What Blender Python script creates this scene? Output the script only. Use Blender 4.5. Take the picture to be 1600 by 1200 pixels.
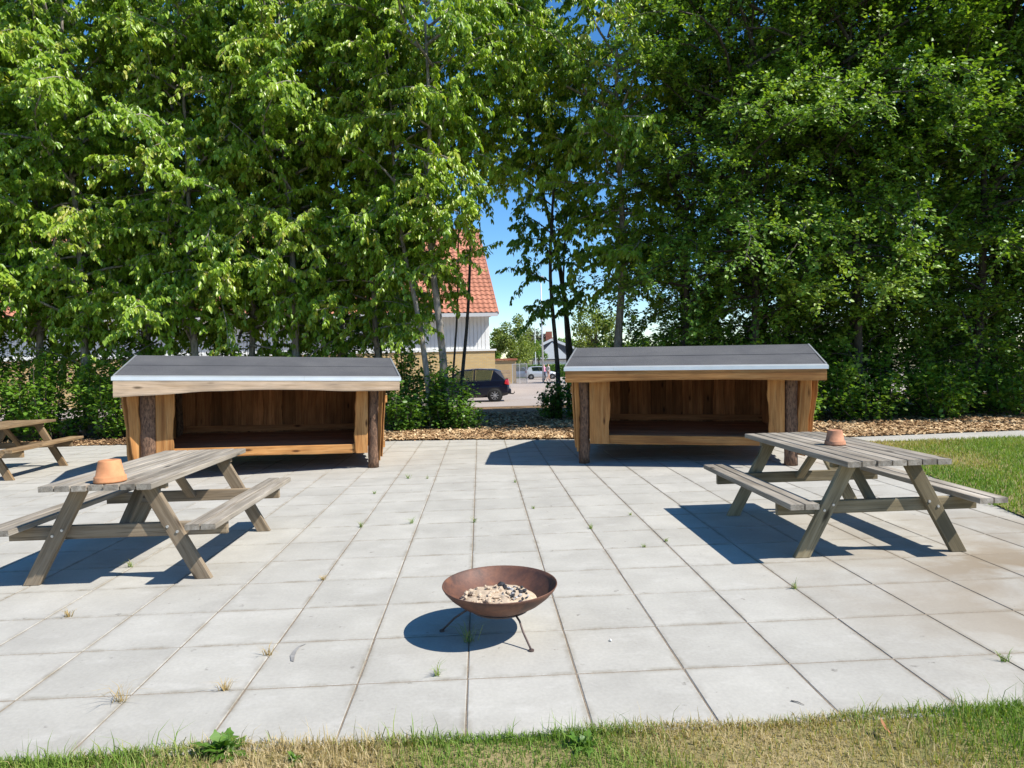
import bpy, bmesh, math, random
import numpy as np
from mathutils import Matrix, Vector

for o in list(bpy.data.objects): bpy.data.objects.remove(o)
SC = bpy.context.scene
COL = SC.collection
rad = math.radians

# ------------------------------------------------------------------ camera
CAM_H = 1.45; FPX = 1050.38
_y, _p, _r = rad(2.681), rad(2.028), rad(-1.4495)
FW = np.array([math.sin(_y)*math.cos(_p), math.cos(_y)*math.cos(_p), -math.sin(_p)])
_rt = np.array([math.cos(_y), -math.sin(_y), 0.0]); _up = np.cross(_rt, FW)
RT = math.cos(_r)*_rt + math.sin(_r)*_up
UP = -math.sin(_r)*_rt + math.cos(_r)*_up
cam = bpy.data.cameras.new('camera'); camo = bpy.data.objects.new('camera', cam); COL.objects.link(camo)
camo.matrix_world = Matrix(((RT[0], UP[0], -FW[0], 0), (RT[1], UP[1], -FW[1], 0), (RT[2], UP[2], -FW[2], CAM_H), (0, 0, 0, 1)))
cam.sensor_width = 36; cam.sensor_fit = 'HORIZONTAL'; cam.lens = FPX/1600*36
cam.clip_start = 0.05; cam.clip_end = 3000
SC.camera = camo
SC.cycles.max_bounces = 6; SC.cycles.diffuse_bounces = 4; SC.cycles.glossy_bounces = 2; SC.cycles.transmission_bounces = 3; SC.cycles.transparent_max_bounces = 6

# ------------------------------------------------------------------ world, sun, exposure
SUN_AZ, SUN_EL = rad(113), rad(48.5)          # azimuth from +Y towards +X
SUN_DIR = Vector((math.sin(SUN_AZ)*math.cos(SUN_EL), math.cos(SUN_AZ)*math.cos(SUN_EL), math.sin(SUN_EL)))
W = bpy.data.worlds.new('World'); SC.world = W; W.use_nodes = True
nt = W.node_tree; bg = nt.nodes['Background']
sky = nt.nodes.new('ShaderNodeTexSky'); sky.sky_type = 'NISHITA'; sky.sun_disc = False
sky.sun_elevation = SUN_EL; sky.sun_rotation = SUN_AZ; sky.altitude = 30
sky.air_density = 1.0; sky.dust_density = 0.0; sky.ozone_density = 5.0
hsv = nt.nodes.new('ShaderNodeHueSaturation'); hsv.inputs['Saturation'].default_value = 1.22; hsv.inputs['Value'].default_value = 1.0
nt.links.new(sky.outputs[0], hsv.inputs['Color']); nt.links.new(hsv.outputs[0], bg.inputs[0]); bg.inputs[1].default_value = 0.11
sl = bpy.data.lights.new('sun', 'SUN'); sl.energy = 4.6; sl.angle = rad(0.53); sl.color = (1.0, 0.955, 0.88)
so = bpy.data.objects.new('sun', sl); COL.objects.link(so); so.location = (20, -10, 30)
so.rotation_euler = SUN_DIR.to_track_quat('Z', 'Y').to_euler()
vs = SC.view_settings; vs.view_transform = 'Standard'; vs.look = 'None'; vs.exposure = 0.80; vs.gamma = 1; vs.use_curve_mapping = False

# ------------------------------------------------------------------ pixel helpers (photo pixels, 1600x1200)
def ray(x, y): return FW + RT*(x-800)/FPX + UP*(600-y)/FPX
def P(x, y, z=0.0):
    d = ray(x, y); return np.array([0, 0, CAM_H]) + d*((z-CAM_H)/d[2])
def AT(x, y, D):
    d = ray(x, y); return np.array([0, 0, CAM_H]) + d*(D/float(d @ FW))
def GZ(Y):      # the ground falls gently behind the patio
    Y = np.asarray(Y, float)
    return np.where(Y < 12.6, 0.0, np.where(Y < 30, -0.41*(Y-12.6)/17.4, np.where(Y < 100, -0.41-0.0092*(Y-30), -1.054)))
def G(x, y):    # pixel on the sloping ground behind the patio
    d = ray(x, y); t = 8.0
    for _ in range(400):
        p = np.array([0, 0, CAM_H]) + d*t
        if p[2] <= GZ(p[1]): break
        t += 0.25
    return p

# ------------------------------------------------------------------ object helpers
def tag(o, label=None, cat=None, group=None, kind=None):
    if label: o['label'] = label
    if cat: o['category'] = cat
    if group: o['group'] = group
    if kind: o['kind'] = kind
    return o
def link(o, parent=None):
    COL.objects.link(o)
    if parent is not None: o.parent = parent
    return o
def empty(name, loc=(0, 0, 0), rz=0.0, ry=0.0, parent=None):
    o = bpy.data.objects.new(name, None); o.location = loc; o.rotation_euler = (0, ry, rz); o.empty_display_size = .1
    return link(o, parent)
def mesh_np(name, V, faces, mat=None, attr=None, smooth=False):
    """V (n,3); faces: list of (m,k) int arrays; attr: {name: per-face float array}"""
    me = bpy.data.meshes.new(name)
    V = np.asarray(V, np.float32); me.vertices.add(len(V)); me.vertices.foreach_set('co', V.ravel())
    faces = [np.asarray(f, np.int32) for f in faces if len(f)]
    nl = sum(f.size for f in faces); npoly = sum(len(f) for f in faces)
    me.loops.add(nl); me.loops.foreach_set('vertex_index', np.concatenate([f.ravel() for f in faces]))
    tot = np.concatenate([np.full(len(f), f.shape[1], np.int32) for f in faces])
    st = np.concatenate([[0], np.cumsum(tot)[:-1]]).astype(np.int32)
    me.polygons.add(npoly); me.polygons.foreach_set('loop_start', st); me.polygons.foreach_set('loop_total', tot)
    if smooth: me.polygons.foreach_set('use_smooth', np.ones(npoly, bool))
    if attr:
        for k, a in attr.items():
            at = me.attributes.new(k, 'FLOAT', 'FACE'); at.data.foreach_set('value', np.asarray(a, np.float32))
    me.update(calc_edges=True); me.validate()
    if mat:
        for m in (mat if isinstance(mat, (list, tuple)) else [mat]): me.materials.append(m)
    return me
class MB:
    """collects shapes; build() makes one mesh object"""
    def __init__(s): s.v = []; s.f = []
    def add(s, vs, fs):
        b = len(s.v); s.v += [tuple(map(float, v)) for v in vs]; s.f += [tuple(b+i for i in f) for f in fs]; return s
    def box(s, x0, x1, y0, y1, z0, z1):
        return s.add([(x0,y0,z0),(x1,y0,z0),(x1,y1,z0),(x0,y1,z0),(x0,y0,z1),(x1,y0,z1),(x1,y1,z1),(x0,y1,z1)],
                     [(0,3,2,1),(4,5,6,7),(0,1,5,4),(1,2,6,5),(2,3,7,6),(3,0,4,7)])
    def bar(s, a, b, w, h, up=(0, 0, 1)):
        a = Vector(a); b = Vector(b); d = (b-a).normalized(); u = Vector(up); sd = d.cross(u).normalized(); u = sd.cross(d)
        c = [sd*(i*w/2)+u*(j*h/2) for i, j in ((-1,-1),(1,-1),(1,1),(-1,1))]
        return s.add([a+k for k in c]+[b+k for k in c], [(3,2,1,0),(4,5,6,7),(0,1,5,4),(1,2,6,5),(2,3,7,6),(3,0,4,7)])
    def tube(s, pts, rr, n=8, cap=True):
        pts = [Vector(p) for p in pts]; rings = []
        if not hasattr(rr, '__len__'): rr = [rr]*len(pts)
        ref = Vector((0, 0, 1)) if abs((pts[-1]-pts[0]).normalized().z) < .9 else Vector((1, 0, 0))
        b = len(s.v)
        for i, p in enumerate(pts):
            d = (pts[min(i+1, len(pts)-1)]-pts[max(i-1, 0)]).normalized()
            a = d.cross(ref).normalized(); c = a.cross(d)
            s.v += [tuple(p+(a*math.cos(2*math.pi*k/n)+c*math.sin(2*math.pi*k/n))*rr[i]) for k in range(n)]
        for i in range(len(pts)-1):
            for k in range(n):
                s.f.append((b+i*n+k, b+(i+1)*n+k, b+(i+1)*n+(k+1) % n, b+i*n+(k+1) % n))
        if cap:
            s.f.append(tuple(b+k for k in range(n))); s.f.append(tuple(b+(len(pts)-1)*n+k for k in reversed(range(n))))
        return s
    def lathe(s, prof, n=32, c=(0, 0, 0)):
        b = len(s.v)
        for r, z in prof: s.v += [(c[0]+r*math.cos(2*math.pi*k/n), c[1]+r*math.sin(2*math.pi*k/n), c[2]+z) for k in range(n)]
        for i in range(len(prof)-1):
            for k in range(n): s.f.append((b+i*n+k, b+i*n+(k+1) % n, b+(i+1)*n+(k+1) % n, b+(i+1)*n+k))
        return s
    def prism(s, poly, y0, y1):          # polygon in x,z extruded along y
        n = len(poly); b = len(s.v)
        s.v += [(x, y0, z) for x, z in poly]+[(x, y1, z) for x, z in poly]
        s.f.append(tuple(b+i for i in range(n))); s.f.append(tuple(b+n+i for i in reversed(range(n))))
        for i in range(n): s.f.append((b+i, b+n+i, b+n+(i+1) % n, b+(i+1) % n))
        return s
    def mesh(s, name, mat, smooth=False):
        me = bpy.data.meshes.new(name); me.from_pydata(s.v, [], s.f)
        if smooth: me.polygons.foreach_set('use_smooth', [True]*len(me.polygons))
        bm = bmesh.new(); bm.from_mesh(me); bmesh.ops.recalc_face_normals(bm, faces=bm.faces); bm.to_mesh(me); bm.free()
        for m in (mat if isinstance(mat, (list, tuple)) else [mat]): me.materials.append(m)
        return me
    def build(s, name, mat, parent=None, smooth=False, loc=(0, 0, 0), rot=(0, 0, 0), bevel=0):
        me = s.mesh(name, mat, smooth)
        if bevel:
            bm = bmesh.new(); bm.from_mesh(me)
            bmesh.ops.bevel(bm, geom=bm.edges[:], offset=bevel, segments=1, affect='EDGES'); bm.to_mesh(me); bm.free()
        o = bpy.data.objects.new(name, me); o.location = loc; o.rotation_euler = rot
        return link(o, parent)

# ------------------------------------------------------------------ materials
def mat(name):
    m = bpy.data.materials.new(name); m.use_nodes = True; t = m.node_tree; b = t.nodes['Principled BSDF']
    return m, t, b
def N(t, typ, **kw):
    n = t.nodes.new(typ)
    for k, v in kw.items():
        if k in n.inputs.keys(): n.inputs[k].default_value = v
        else: setattr(n, k, v)
    return n
def L(t, a, b): t.links.new(a, b)
def ramp(t, fac, stops):
    r = t.nodes.new('ShaderNodeValToRGB'); e = r.color_ramp.elements
    while len(e) < len(stops): e.new(0.5)
    for el, (p, c) in zip(e, stops): el.position = p; el.color = (*c, 1)
    L(t, fac, r.inputs[0]); return r.outputs[0]
def mix(t, fac, a, b, mode='MIX'):
    n = t.nodes.new('ShaderNodeMix'); n.data_type = 'RGBA'; n.blend_type = mode
    for s, v in ((0, fac), (6, a), (7, b)):
        if hasattr(v, 'links') or hasattr(v, 'is_linked'): L(t, v, n.inputs[s])
        elif s == 0: n.inputs[0].default_value = v
        else: n.inputs[s].default_value = (*v, 1)
    return n.outputs[2]
def noise(t, vec, scale, detail=4, rough=.55, dist=0.0):
    n = N(t, 'ShaderNodeTexNoise', Scale=scale, Detail=detail, Roughness=rough, Distortion=dist)
    if vec is not None: L(t, vec, n.inputs['Vector'])
    return n.outputs[0]
def mapping(t, vec, scale=(1, 1, 1), loc=None):
    n = t.nodes.new('ShaderNodeMapping'); n.inputs['Scale'].default_value = scale; L(t, vec, n.inputs[0])
    if loc is not None: L(t, loc, n.inputs['Location'])
    return n.outputs[0]
def rng_ramp(t, v, a, b):
    n = N(t, 'ShaderNodeMapRange'); n.inputs[1].default_value = a; n.inputs[2].default_value = b; L(t, v, n.inputs[0]); return n.outputs[0]
def bump(t, b, h, strength=.3, dist=.01):
    n = N(t, 'ShaderNodeBump', Strength=strength, Distance=dist); L(t, h, n.inputs['Height']); L(t, n.outputs[0], b.inputs['Normal'])
def objco(t):
    tc = t.nodes.new('ShaderNodeTexCoord'); oi = t.nodes.new('ShaderNodeObjectInfo')
    ml = N(t, 'ShaderNodeMath', operation='MULTIPLY'); ml.inputs[1].default_value = 37.0; L(t, oi.outputs['Random'], ml.inputs[0])
    cb = t.nodes.new('ShaderNodeCombineXYZ')
    for i in range(3): L(t, ml.outputs[0], cb.inputs[i])
    return tc.outputs['Object'], cb.outputs[0], oi.outputs['Random']
def wpos(t): return t.nodes.new('ShaderNodeNewGeometry').outputs['Position']

def wood(name, dark, mid, light, rough=.75, knots=True, grain=1.0, tone=(.8, 1.15)):
    m, t, b = mat(name); oc, off, rnd = objco(t)
    v = mapping(t, oc, (1.3, 22*grain, 22*grain), off)
    g1 = noise(t, v, 1.0, 5, .6, .6); v2 = mapping(t, oc, (4, 110*grain, 110*grain), off); g2 = noise(t, v2, 1.0, 3, .6)
    c = ramp(t, g1, [(.28, dark), (.5, mid), (.72, light)])
    c = mix(t, rng_ramp(t, g2, .52, .72), c, tuple(.55*x for x in mid))
    v3 = mapping(t, oc, (2.0, 5, 5), off); big = noise(t, v3, 1.0, 2)
    c = mix(t, .55, c, ramp(t, big, [(.3, (.55, .55, .55)), (.7, (1.25, 1.22, 1.18))]), 'MULTIPLY')
    if knots:
        vk = mapping(t, oc, (2.2, 7, 7), off); vo = N(t, 'ShaderNodeTexVoronoi', Scale=1.0); L(t, vk, vo.inputs['Vector'])
        c = mix(t, rng_ramp(t, vo.outputs['Distance'], .16, .06), c, tuple(.35*x for x in dark))
    tn = N(t, 'ShaderNodeMapRange'); tn.inputs[3].default_value = tone[0]; tn.inputs[4].default_value = tone[1]; L(t, rnd, tn.inputs[0])
    hs = N(t, 'ShaderNodeHueSaturation'); L(t, tn.outputs[0], hs.inputs['Value']); L(t, c, hs.inputs['Color'])
    L(t, hs.outputs[0], b.inputs['Base Color']); b.inputs['Roughness'].default_value = rough; b.inputs['Specular IOR Level'].default_value = .25
    bump(t, b, g1, .35, .004); return m
M = {}
M['table_top'] = wood('weathered_grey_wood', (.165, .135, .103), (.295, .258, .208), (.40, .36, .305), .7)
M['table_leg'] = wood('treated_pine', (0.1394, 0.1107, 0.0615), (0.2378, 0.1927, 0.1148), (0.3116, 0.2624, 0.1722), .75)
M['table_leg_b'] = wood('greyed_pine', (.155, .112, .072), (.255, .195, .13), (.34, .275, .195), .75)
M['table_warm'] = wood('brown_oiled_pine', (0.1445, 0.0892, 0.0467), (0.2465, 0.1658, 0.0892), (0.323, 0.2338, 0.1403), .7)
M['larch'] = wood('fresh_larch', (.25, .095, .026), (.43, .20, .062), (.52, .285, .11), .7)
M['larch_pale'] = wood('pale_larch', (.36, .25, .15), (.49, .36, .245), (.56, .43, .31), .7)
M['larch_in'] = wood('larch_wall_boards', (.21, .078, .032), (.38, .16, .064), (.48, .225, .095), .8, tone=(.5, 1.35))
M['floor_wood'] = wood('shelter_floor_boards', (.22, .105, .055), (.32, .165, .09), (.38, .21, .125), .7)

def bark(name, dark, light, sc=1.0):
    m, t, b = mat(name); oc, off, rnd = objco(t)
    v = mapping(t, oc, (9*sc, 9*sc, 3.0*sc), off); n1 = noise(t, v, 1.6, 6, .65, .4)
    vo = N(t, 'ShaderNodeTexVoronoi', Scale=6.0); L(t, v, vo.inputs['Vector'])
    c = ramp(t, n1, [(.32, dark), (.62, light)])
    L(t, c, b.inputs['Base Color']); b.inputs['Roughness'].default_value = .9
    bump(t, b, mix(t, .5, n1, vo.outputs['Distance']), .9, .012); return m
M['bark_post'] = bark('spruce_bark', (.035, .017, .011), (.25, .14, .082), 3.4)
M['bark_tree'] = bark('cherry_bark', (.09, .076, .063), (.36, .32, .27), 1.0)
M['bark_dark'] = bark('dark_bark', (.025, .021, .017), (.09, .075, .06), 1.0)

def simple(name, col, rough=.6, metal=0.0, var=.15, sc=8.0, spec=.4, bmp=0.0):
    m, t, b = mat(name); oc, off, rnd = objco(t)
    n1 = noise(t, mapping(t, oc, (sc, sc, sc), off), 1.0, 5)
    c = ramp(t, n1, [(.3, tuple(x*(1-var) for x in col)), (.7, tuple(min(1, x*(1+var)) for x in col))])
    L(t, c, b.inputs['Base Color']); b.inputs['Roughness'].default_value = rough; b.inputs['Metallic'].default_value = metal
    b.inputs['Specular IOR Level'].default_value = spec
    if bmp: bump(t, b, n1, bmp, .005)
    return m
def feltmat():
    m, t, b = mat('roofing_felt'); w = wpos(t); n1 = noise(t, w, 220, 3, .7); n2 = noise(t, w, 1.7, 5, .6); n3 = noise(t, mapping(t, w, (.8, 3.5, 1)), 1.5, 3)
    c = ramp(t, n1, [(.3, (.052, .052, .055)), (.7, (.125, .125, .13))]); c = mix(t, .7, c, ramp(t, n2, [(.3, (.72, .72, .74)), (.7, (1.22, 1.2, 1.16))]), 'MULTIPLY')
    L(t, c, b.inputs['Base Color']); b.inputs['Roughness'].default_value = .88; b.inputs['Specular IOR Level'].default_value = .2
    bump(t, b, mix(t, .8, n1, n3), .5, .02); return m
M['felt'] = feltmat()
M['verge'] = simple('dull_verge_strip', (.30, .31, .32), .5, .4, .1, 5)
M['zinc'] = simple('galvanised_edge', (.78, .80, .83), .35, .6, .06, 5)
M['steel'] = simple('zinc_bolt', (.6, .6, .6), .4, .9, .1, 30)
M['terracotta'] = simple('terracotta', (.50, .225, .105), .8, 0, .22, 9, .2, .1)
M['terracotta_b'] = simple('terracotta_pale', (.42, .20, .115), .8, 0, .25, 14, .2, .08)
def rustmat():
    m, t, b = mat('rusted_steel'); oc, off, rnd = objco(t); n1 = noise(t, oc, 7, 6, .65, .4); n2 = noise(t, oc, 60, 4, .7)
    c = ramp(t, n1, [(.28, (.045, .028, .024)), (.5, (.12, .055, .036)), (.75, (.20, .085, .045))]); c = mix(t, .5, c, ramp(t, n2, [(.3, (.6, .6, .6)), (.7, (1.25, 1.2, 1.15))]), 'MULTIPLY')
    L(t, c, b.inputs['Base Color']); b.inputs['Roughness'].default_value = .62; b.inputs['Metallic'].default_value = .2; bump(t, b, n2, .2, .003); return m
M['rust'] = rustmat()
M['rod'] = simple('rusty_rod', (.10, .07, .06), .6, .3, .3, 20)
M['sand'] = simple('pale_sand', (.45, .355, .255), .95, 0, .22, 45, .1, .6)
M['charcoal'] = simple('charcoal', (.035, .035, .038), .8, 0, .5, 40, .2, .6)
M['ash'] = simple('grey_ash', (.33, .32, .31), .95, 0, .4, 45, .1, .6)
M['render_white'] = simple('white_board_paint', (.72, .72, .70), .6, 0, .05, 2)
M['fascia_grey'] = simple('eave_paint', (.50, .50, .50), .6, 0, .06, 2)
M['tile'] = simple('clay_roof_tile', (.40, .165, .10), .75, 0, .2, 1.5, .2)
M['slate'] = simple('dark_house_roof', (.09, .09, .095), .8, 0, .2, 3)
M['chimney'] = simple('chimney_brick', (.35, .12, .07), .85, 0, .3, 6)
M['pole'] = simple('galvanised_pole', (.55, .56, .57), .45, .5, .08, 3)
M['rubber'] = simple('tyre_rubber', (.018, .018, .018), .85, 0, .2, 10)
M['rim'] = simple('alloy_rim', (.5, .5, .51), .35, .8, .08, 10)
M['car_blue'] = simple('shaded_blue_paint', (.004, .005, .015), .2, .0, .08, 3, .6)  # dark blue taken nearly to black: tree shade on the car is in the colour
M['car_silver'] = simple('silver_paint', (.52, .54, .56), .3, .35, .05, 3, .6)
M['car_grey'] = simple('blue_grey_paint', (.27, .33, .42), .3, .3, .05, 3, .6)
M['trim'] = simple('black_trim', (.02, .02, .022), .55, 0, .2, 10)
M['lamp_red'] = simple('tail_lamp', (.30, .012, .016), .2, 0, .1, 10, .6)
M['hedge_mesh'] = simple('grey_mesh_panel', (.22, .23, .24), .6, .3, .15, 4)
M['skin'] = simple('skin', (.55, .33, .24), .6, 0, .08, 10)
M['pink'] = simple('pink_shirt', (.72, .26, .36), .8, 0, .1, 10)
M['navy'] = simple('dark_trousers', (.02, .022, .04), .8, 0, .2, 10)
M['cream'] = simple('cream_shirt', (.68, .62, .54), .8, 0, .1, 10)
M['hair'] = simple('brown_hair', (.09, .05, .03), .7, 0, .2, 30)
M['dead_leaf'] = simple('dead_leaf', (.30, .14, .065), .8, 0, .35, 30, .2)
M['pebble'] = simple('white_pebble', (.72, .70, .64), .8, 0, .08, 30)
M['scuff'] = simple('soot_smudge', (.22, .21, .195), .9, 0, .3, 20)

def glass(name, tr=.75):
    m, t, b = mat(name); out = t.nodes['Material Output']
    b.inputs['Base Color'].default_value = (.02, .025, .028, 1); b.inputs['Roughness'].default_value = .04
    tp = t.nodes.new('ShaderNodeBsdfTransparent'); tp.inputs[0].default_value = (.8, .86, .82, 1)
    ms = t.nodes.new('ShaderNodeMixShader'); ms.inputs[0].default_value = tr
    L(t, b.outputs[0], ms.inputs[1]); L(t, tp.outputs[0], ms.inputs[2]); L(t, ms.outputs[0], out.inputs[0]); return m
M['glass'] = glass('car_window_glass')

def leafmat(name, stops, trans=.38, rough=.42, spec=.45):
    m, t, b = mat(name); out = t.nodes['Material Output']
    at = N(t, 'ShaderNodeAttribute', attribute_name='tint')
    c = ramp(t, at.outputs['Fac'], stops)
    L(t, c, b.inputs['Base Color']); b.inputs['Roughness'].default_value = rough; b.inputs['Specular IOR Level'].default_value = spec
    tr = t.nodes.new('ShaderNodeBsdfTranslucent')
    c2 = mix(t, 1.0, c, (1.5, 1.5, .55), 'MULTIPLY'); L(t, c2, tr.inputs[0])
    ms = t.nodes.new('ShaderNodeMixShader'); ms.inputs[0].default_value = trans
    L(t, b.outputs[0], ms.inputs[1]); L(t, tr.outputs[0], ms.inputs[2]); L(t, ms.outputs[0], out.inputs[0]); return m
M['leaf_cherry'] = leafmat('cherry_leaf', [(0, (.105, .205, .017)), (.4, (.22, .355, .030)), (.8, (.35, .46, .052)), (1, (.38, .31, .07))], .36, .36, .55)
M['leaf_dense'] = leafmat('hornbeam_leaf', [(0, (.062, .14, .017)), (.45, (.135, .255, .027)), (.85, (.24, .355, .044)), (1, (.30, .38, .06))], .32, .45, .35)
M['leaf_shrub'] = leafmat('maple_shrub_leaf', [(0, (.07, .15, .02)), (.5, (.12, .24, .032)), (1, (.20, .31, .05))], .38, .4, .5)
M['leaf_far_yellow'] = leafmat('far_yellow_green_leaf', [(0, (.11, .17, .03)), (1, (.24, .29, .06))], .35, .6)
M['leaf_far_grey'] = leafmat('far_olive_leaf', [(0, (.08, .09, .05)), (1, (.15, .16, .09))], .2, .6)
M['leaf_far_purple'] = leafmat('far_copper_leaf', [(0, (.06, .025, .03)), (1, (.12, .05, .05))], .2, .6)
M['grass'] = leafmat('grass_blade', [(0, (.12, .22, .032)), (.45, (.19, .29, .05)), (.7, (.31, .31, .10)), (.85, (.43, .345, .17)), (1, (.50, .40, .23))], .3, .6, .25)
M['dry_grass'] = leafmat('dry_grass_blade', [(0, (.30, .22, .09)), (1, (.50, .36, .16))], .25, .7, .2)
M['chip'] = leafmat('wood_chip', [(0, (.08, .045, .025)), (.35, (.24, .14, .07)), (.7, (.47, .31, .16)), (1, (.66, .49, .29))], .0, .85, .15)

PX0_, PY0_ = -.0955, 3.0325
def concrete():
    m, t, b = mat('concrete_paver'); oc, off, rnd = objco(t); w = wpos(t)
    n1 = noise(t, w, 2.2, 6, .6); n2 = noise(t, w, 55, 4, .6); n3 = noise(t, mapping(t, w, (1.0, 1.9, 1)), 3.0, 5, .65)
    c = ramp(t, n1, [(.3, (.335, .317, .278)), (.7, (.42, .40, .352))])
    c = mix(t, rng_ramp(t, n3, .55, .8), c, (.45, .43, .385))
    c = mix(t, .35, c, ramp(t, n2, [(.3, (.75, .75, .75)), (.7, (1.1, 1.1, 1.1))]), 'MULTIPLY')
    # dirt worked in along the joints
    lx = N(t, 'ShaderNodeVectorMath', operation='SUBTRACT'); lx.inputs[1].default_value = (PX0_, PY0_, 0); L(t, w, lx.inputs[0])
    lm = N(t, 'ShaderNodeVectorMath', operation='MODULO'); lm.inputs[1].default_value = (.5, .5, 10); ad = N(t, 'ShaderNodeVectorMath', operation='ADD'); ad.inputs[1].default_value = (50.25, 50.25, 5); L(t, lx.outputs[0], ad.inputs[0]); L(t, ad.outputs[0], lm.inputs[0])
    sb = N(t, 'ShaderNodeVectorMath', operation='SUBTRACT'); sb.inputs[1].default_value = (.25, .25, 0); L(t, lm.outputs[0], sb.inputs[0])
    ab = N(t, 'ShaderNodeVectorMath', operation='ABSOLUTE'); L(t, sb.outputs[0], ab.inputs[0]); sp_ = t.nodes.new('ShaderNodeSeparateXYZ'); L(t, ab.outputs[0], sp_.inputs[0])
    mn = N(t, 'ShaderNodeMath', operation='MINIMUM'); L(t, sp_.outputs[0], mn.inputs[0]); L(t, sp_.outputs[1], mn.inputs[1])
    ed = N(t, 'ShaderNodeMath', operation='MULTIPLY'); L(t, rng_ramp(t, mn.outputs[0], .032, .003), ed.inputs[0]); L(t, rng_ramp(t, noise(t, w, 6, 5, .7), .40, .72), ed.inputs[1])
    c = mix(t, ed.outputs[0], c, (.19, .165, .12))
    # brown spill stains near the right-hand table
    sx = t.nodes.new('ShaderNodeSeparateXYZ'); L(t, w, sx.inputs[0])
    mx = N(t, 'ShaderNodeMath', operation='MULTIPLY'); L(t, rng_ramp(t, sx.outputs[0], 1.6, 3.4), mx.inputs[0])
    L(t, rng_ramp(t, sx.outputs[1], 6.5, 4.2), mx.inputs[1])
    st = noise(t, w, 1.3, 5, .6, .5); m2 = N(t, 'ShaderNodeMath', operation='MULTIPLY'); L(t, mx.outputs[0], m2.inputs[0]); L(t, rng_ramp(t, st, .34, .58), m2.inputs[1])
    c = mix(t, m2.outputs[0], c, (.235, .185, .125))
    sp = noise(t, w, 13, 4, .6); c = mix(t, rng_ramp(t, sp, .665, .74), c, (.20, .185, .16))
    tone = N(t, 'ShaderNodeMapRange'); tone.inputs[3].default_value = .95; tone.inputs[4].default_value = 1.05; L(t, rnd, tone.inputs[0])
    hs = N(t, 'ShaderNodeHueSaturation'); L(t, tone.outputs[0], hs.inputs['Value']); L(t, c, hs.inputs['Color'])
    L(t, hs.outputs[0], b.inputs['Base Color']); b.inputs['Roughness'].default_value = .85; b.inputs['Specular IOR Level'].default_value = .25
    bump(t, b, n2, .25, .003); return m
M['paver'] = concrete()
def groundmat(name, a, c_, sc, fine, rough=.95, b_=.5):
    m, t, b = mat(name); w = wpos(t); n1 = noise(t, w, sc, 5, .6); n2 = noise(t, w, fine, 4, .65)
    c = ramp(t, n1, [(.3, a), (.7, c_)]); c = mix(t, .6, c, ramp(t, n2, [(.3, (.6, .6, .6)), (.7, (1.3, 1.3, 1.3))]), 'MULTIPLY')
    L(t, c, b.inputs['Base Color']); b.inputs['Roughness'].default_value = rough; b.inputs['Specular IOR Level'].default_value = .15
    bump(t, b, n2, b_, .02); return m
M['soil'] = groundmat('soil_and_turf', (.10, .085, .045), (.17, .15, .07), .8, 30)
M['turf'] = groundmat('dry_turf', (.17, .16, .06), (.31, .235, .12), 1.6, 60)
M['joint'] = groundmat('joint_sand', (.17, .135, .10), (.28, .225, .165), 3, 80)
M['mulch'] = groundmat('wood_chip_bed', (.12, .075, .04), (.27, .175, .09), 2.0, 40)
M['gravel'] = groundmat('pale_gravel_lot', (.31, .26, .22), (.38, .325, .28), .35, 14, .9, .2)
M['path'] = groundmat('pale_path', (.34, .325, .29), (.41, .39, .35), 1.2, 30, .9, .2)

def brickmat(name, c1, c2, mortar, sc=1.0):
    m, t, b = mat(name); tc = t.nodes.new('ShaderNodeTexCoord')
    mp = t.nodes.new('ShaderNodeMapping'); mp.inputs['Rotation'].default_value = (rad(90), 0, 0); L(t, tc.outputs['Object'], mp.inputs[0])
    br = N(t, 'ShaderNodeTexBrick', Scale=1.0); br.inputs['Brick Width'].default_value = .24; br.inputs['Row Height'].default_value = .08; br.inputs['Mortar Size'].default_value = .012
    br.inputs['Color1'].default_value = (*c1, 1); br.inputs['Color2'].default_value = (*c2, 1); br.inputs['Mortar'].default_value = (*mortar, 1)
    L(t, mp.outputs[0], br.inputs['Vector']); L(t, br.outputs[0], b.inputs['Base Color']); b.inputs['Roughness'].default_value = .9
    bump(t, b, br.outputs[1], -.3, .01); return m
M['brick_yellow'] = brickmat('yellow_brick', (.50, .33, .125), (.56, .39, .16), (.40, .33, .22))

# ------------------------------------------------------------------ ground, patio, path, lot
def sheet(name, x0, x1, y0, y1, nx, ny, dz, m, kind='structure', fz=GZ):
    xs = np.linspace(x0, x1, nx+1); ys = np.linspace(y0, y1, ny+1); X, Y = np.meshgrid(xs, ys)
    V = np.stack([X, Y, fz(Y)+dz], -1).reshape(-1, 3); i = np.arange(ny)[:, None]*(nx+1)+np.arange(nx)[None]
    F = np.stack([i, i+1, i+nx+2, i+nx+1], -1).reshape(-1, 4)
    o = bpy.data.objects.new(name, mesh_np(name, V, [F], m)); link(o); return tag(o, kind=kind)
ys = np.concatenate([np.linspace(-30, 12.6, 6), np.linspace(14, 30, 9), np.linspace(40, 100, 7), [300, 1500]])
xs = np.array([-900, -200, -60, -25, -10, 0, 10, 25, 60, 200, 900.])
X, Y = np.meshgrid(xs, ys); V = np.stack([X, Y, GZ(Y)-.06], -1).reshape(-1, 3); nx = len(xs)-1
i = np.arange(len(ys)-1)[:, None]*(nx+1)+np.arange(nx)[None]
tag(link(bpy.data.objects.new('ground', mesh_np('ground', V, [np.stack([i, i+1, i+nx+2, i+nx+1], -1).reshape(-1, 4)], M['soil']))), kind='structure')

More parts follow.
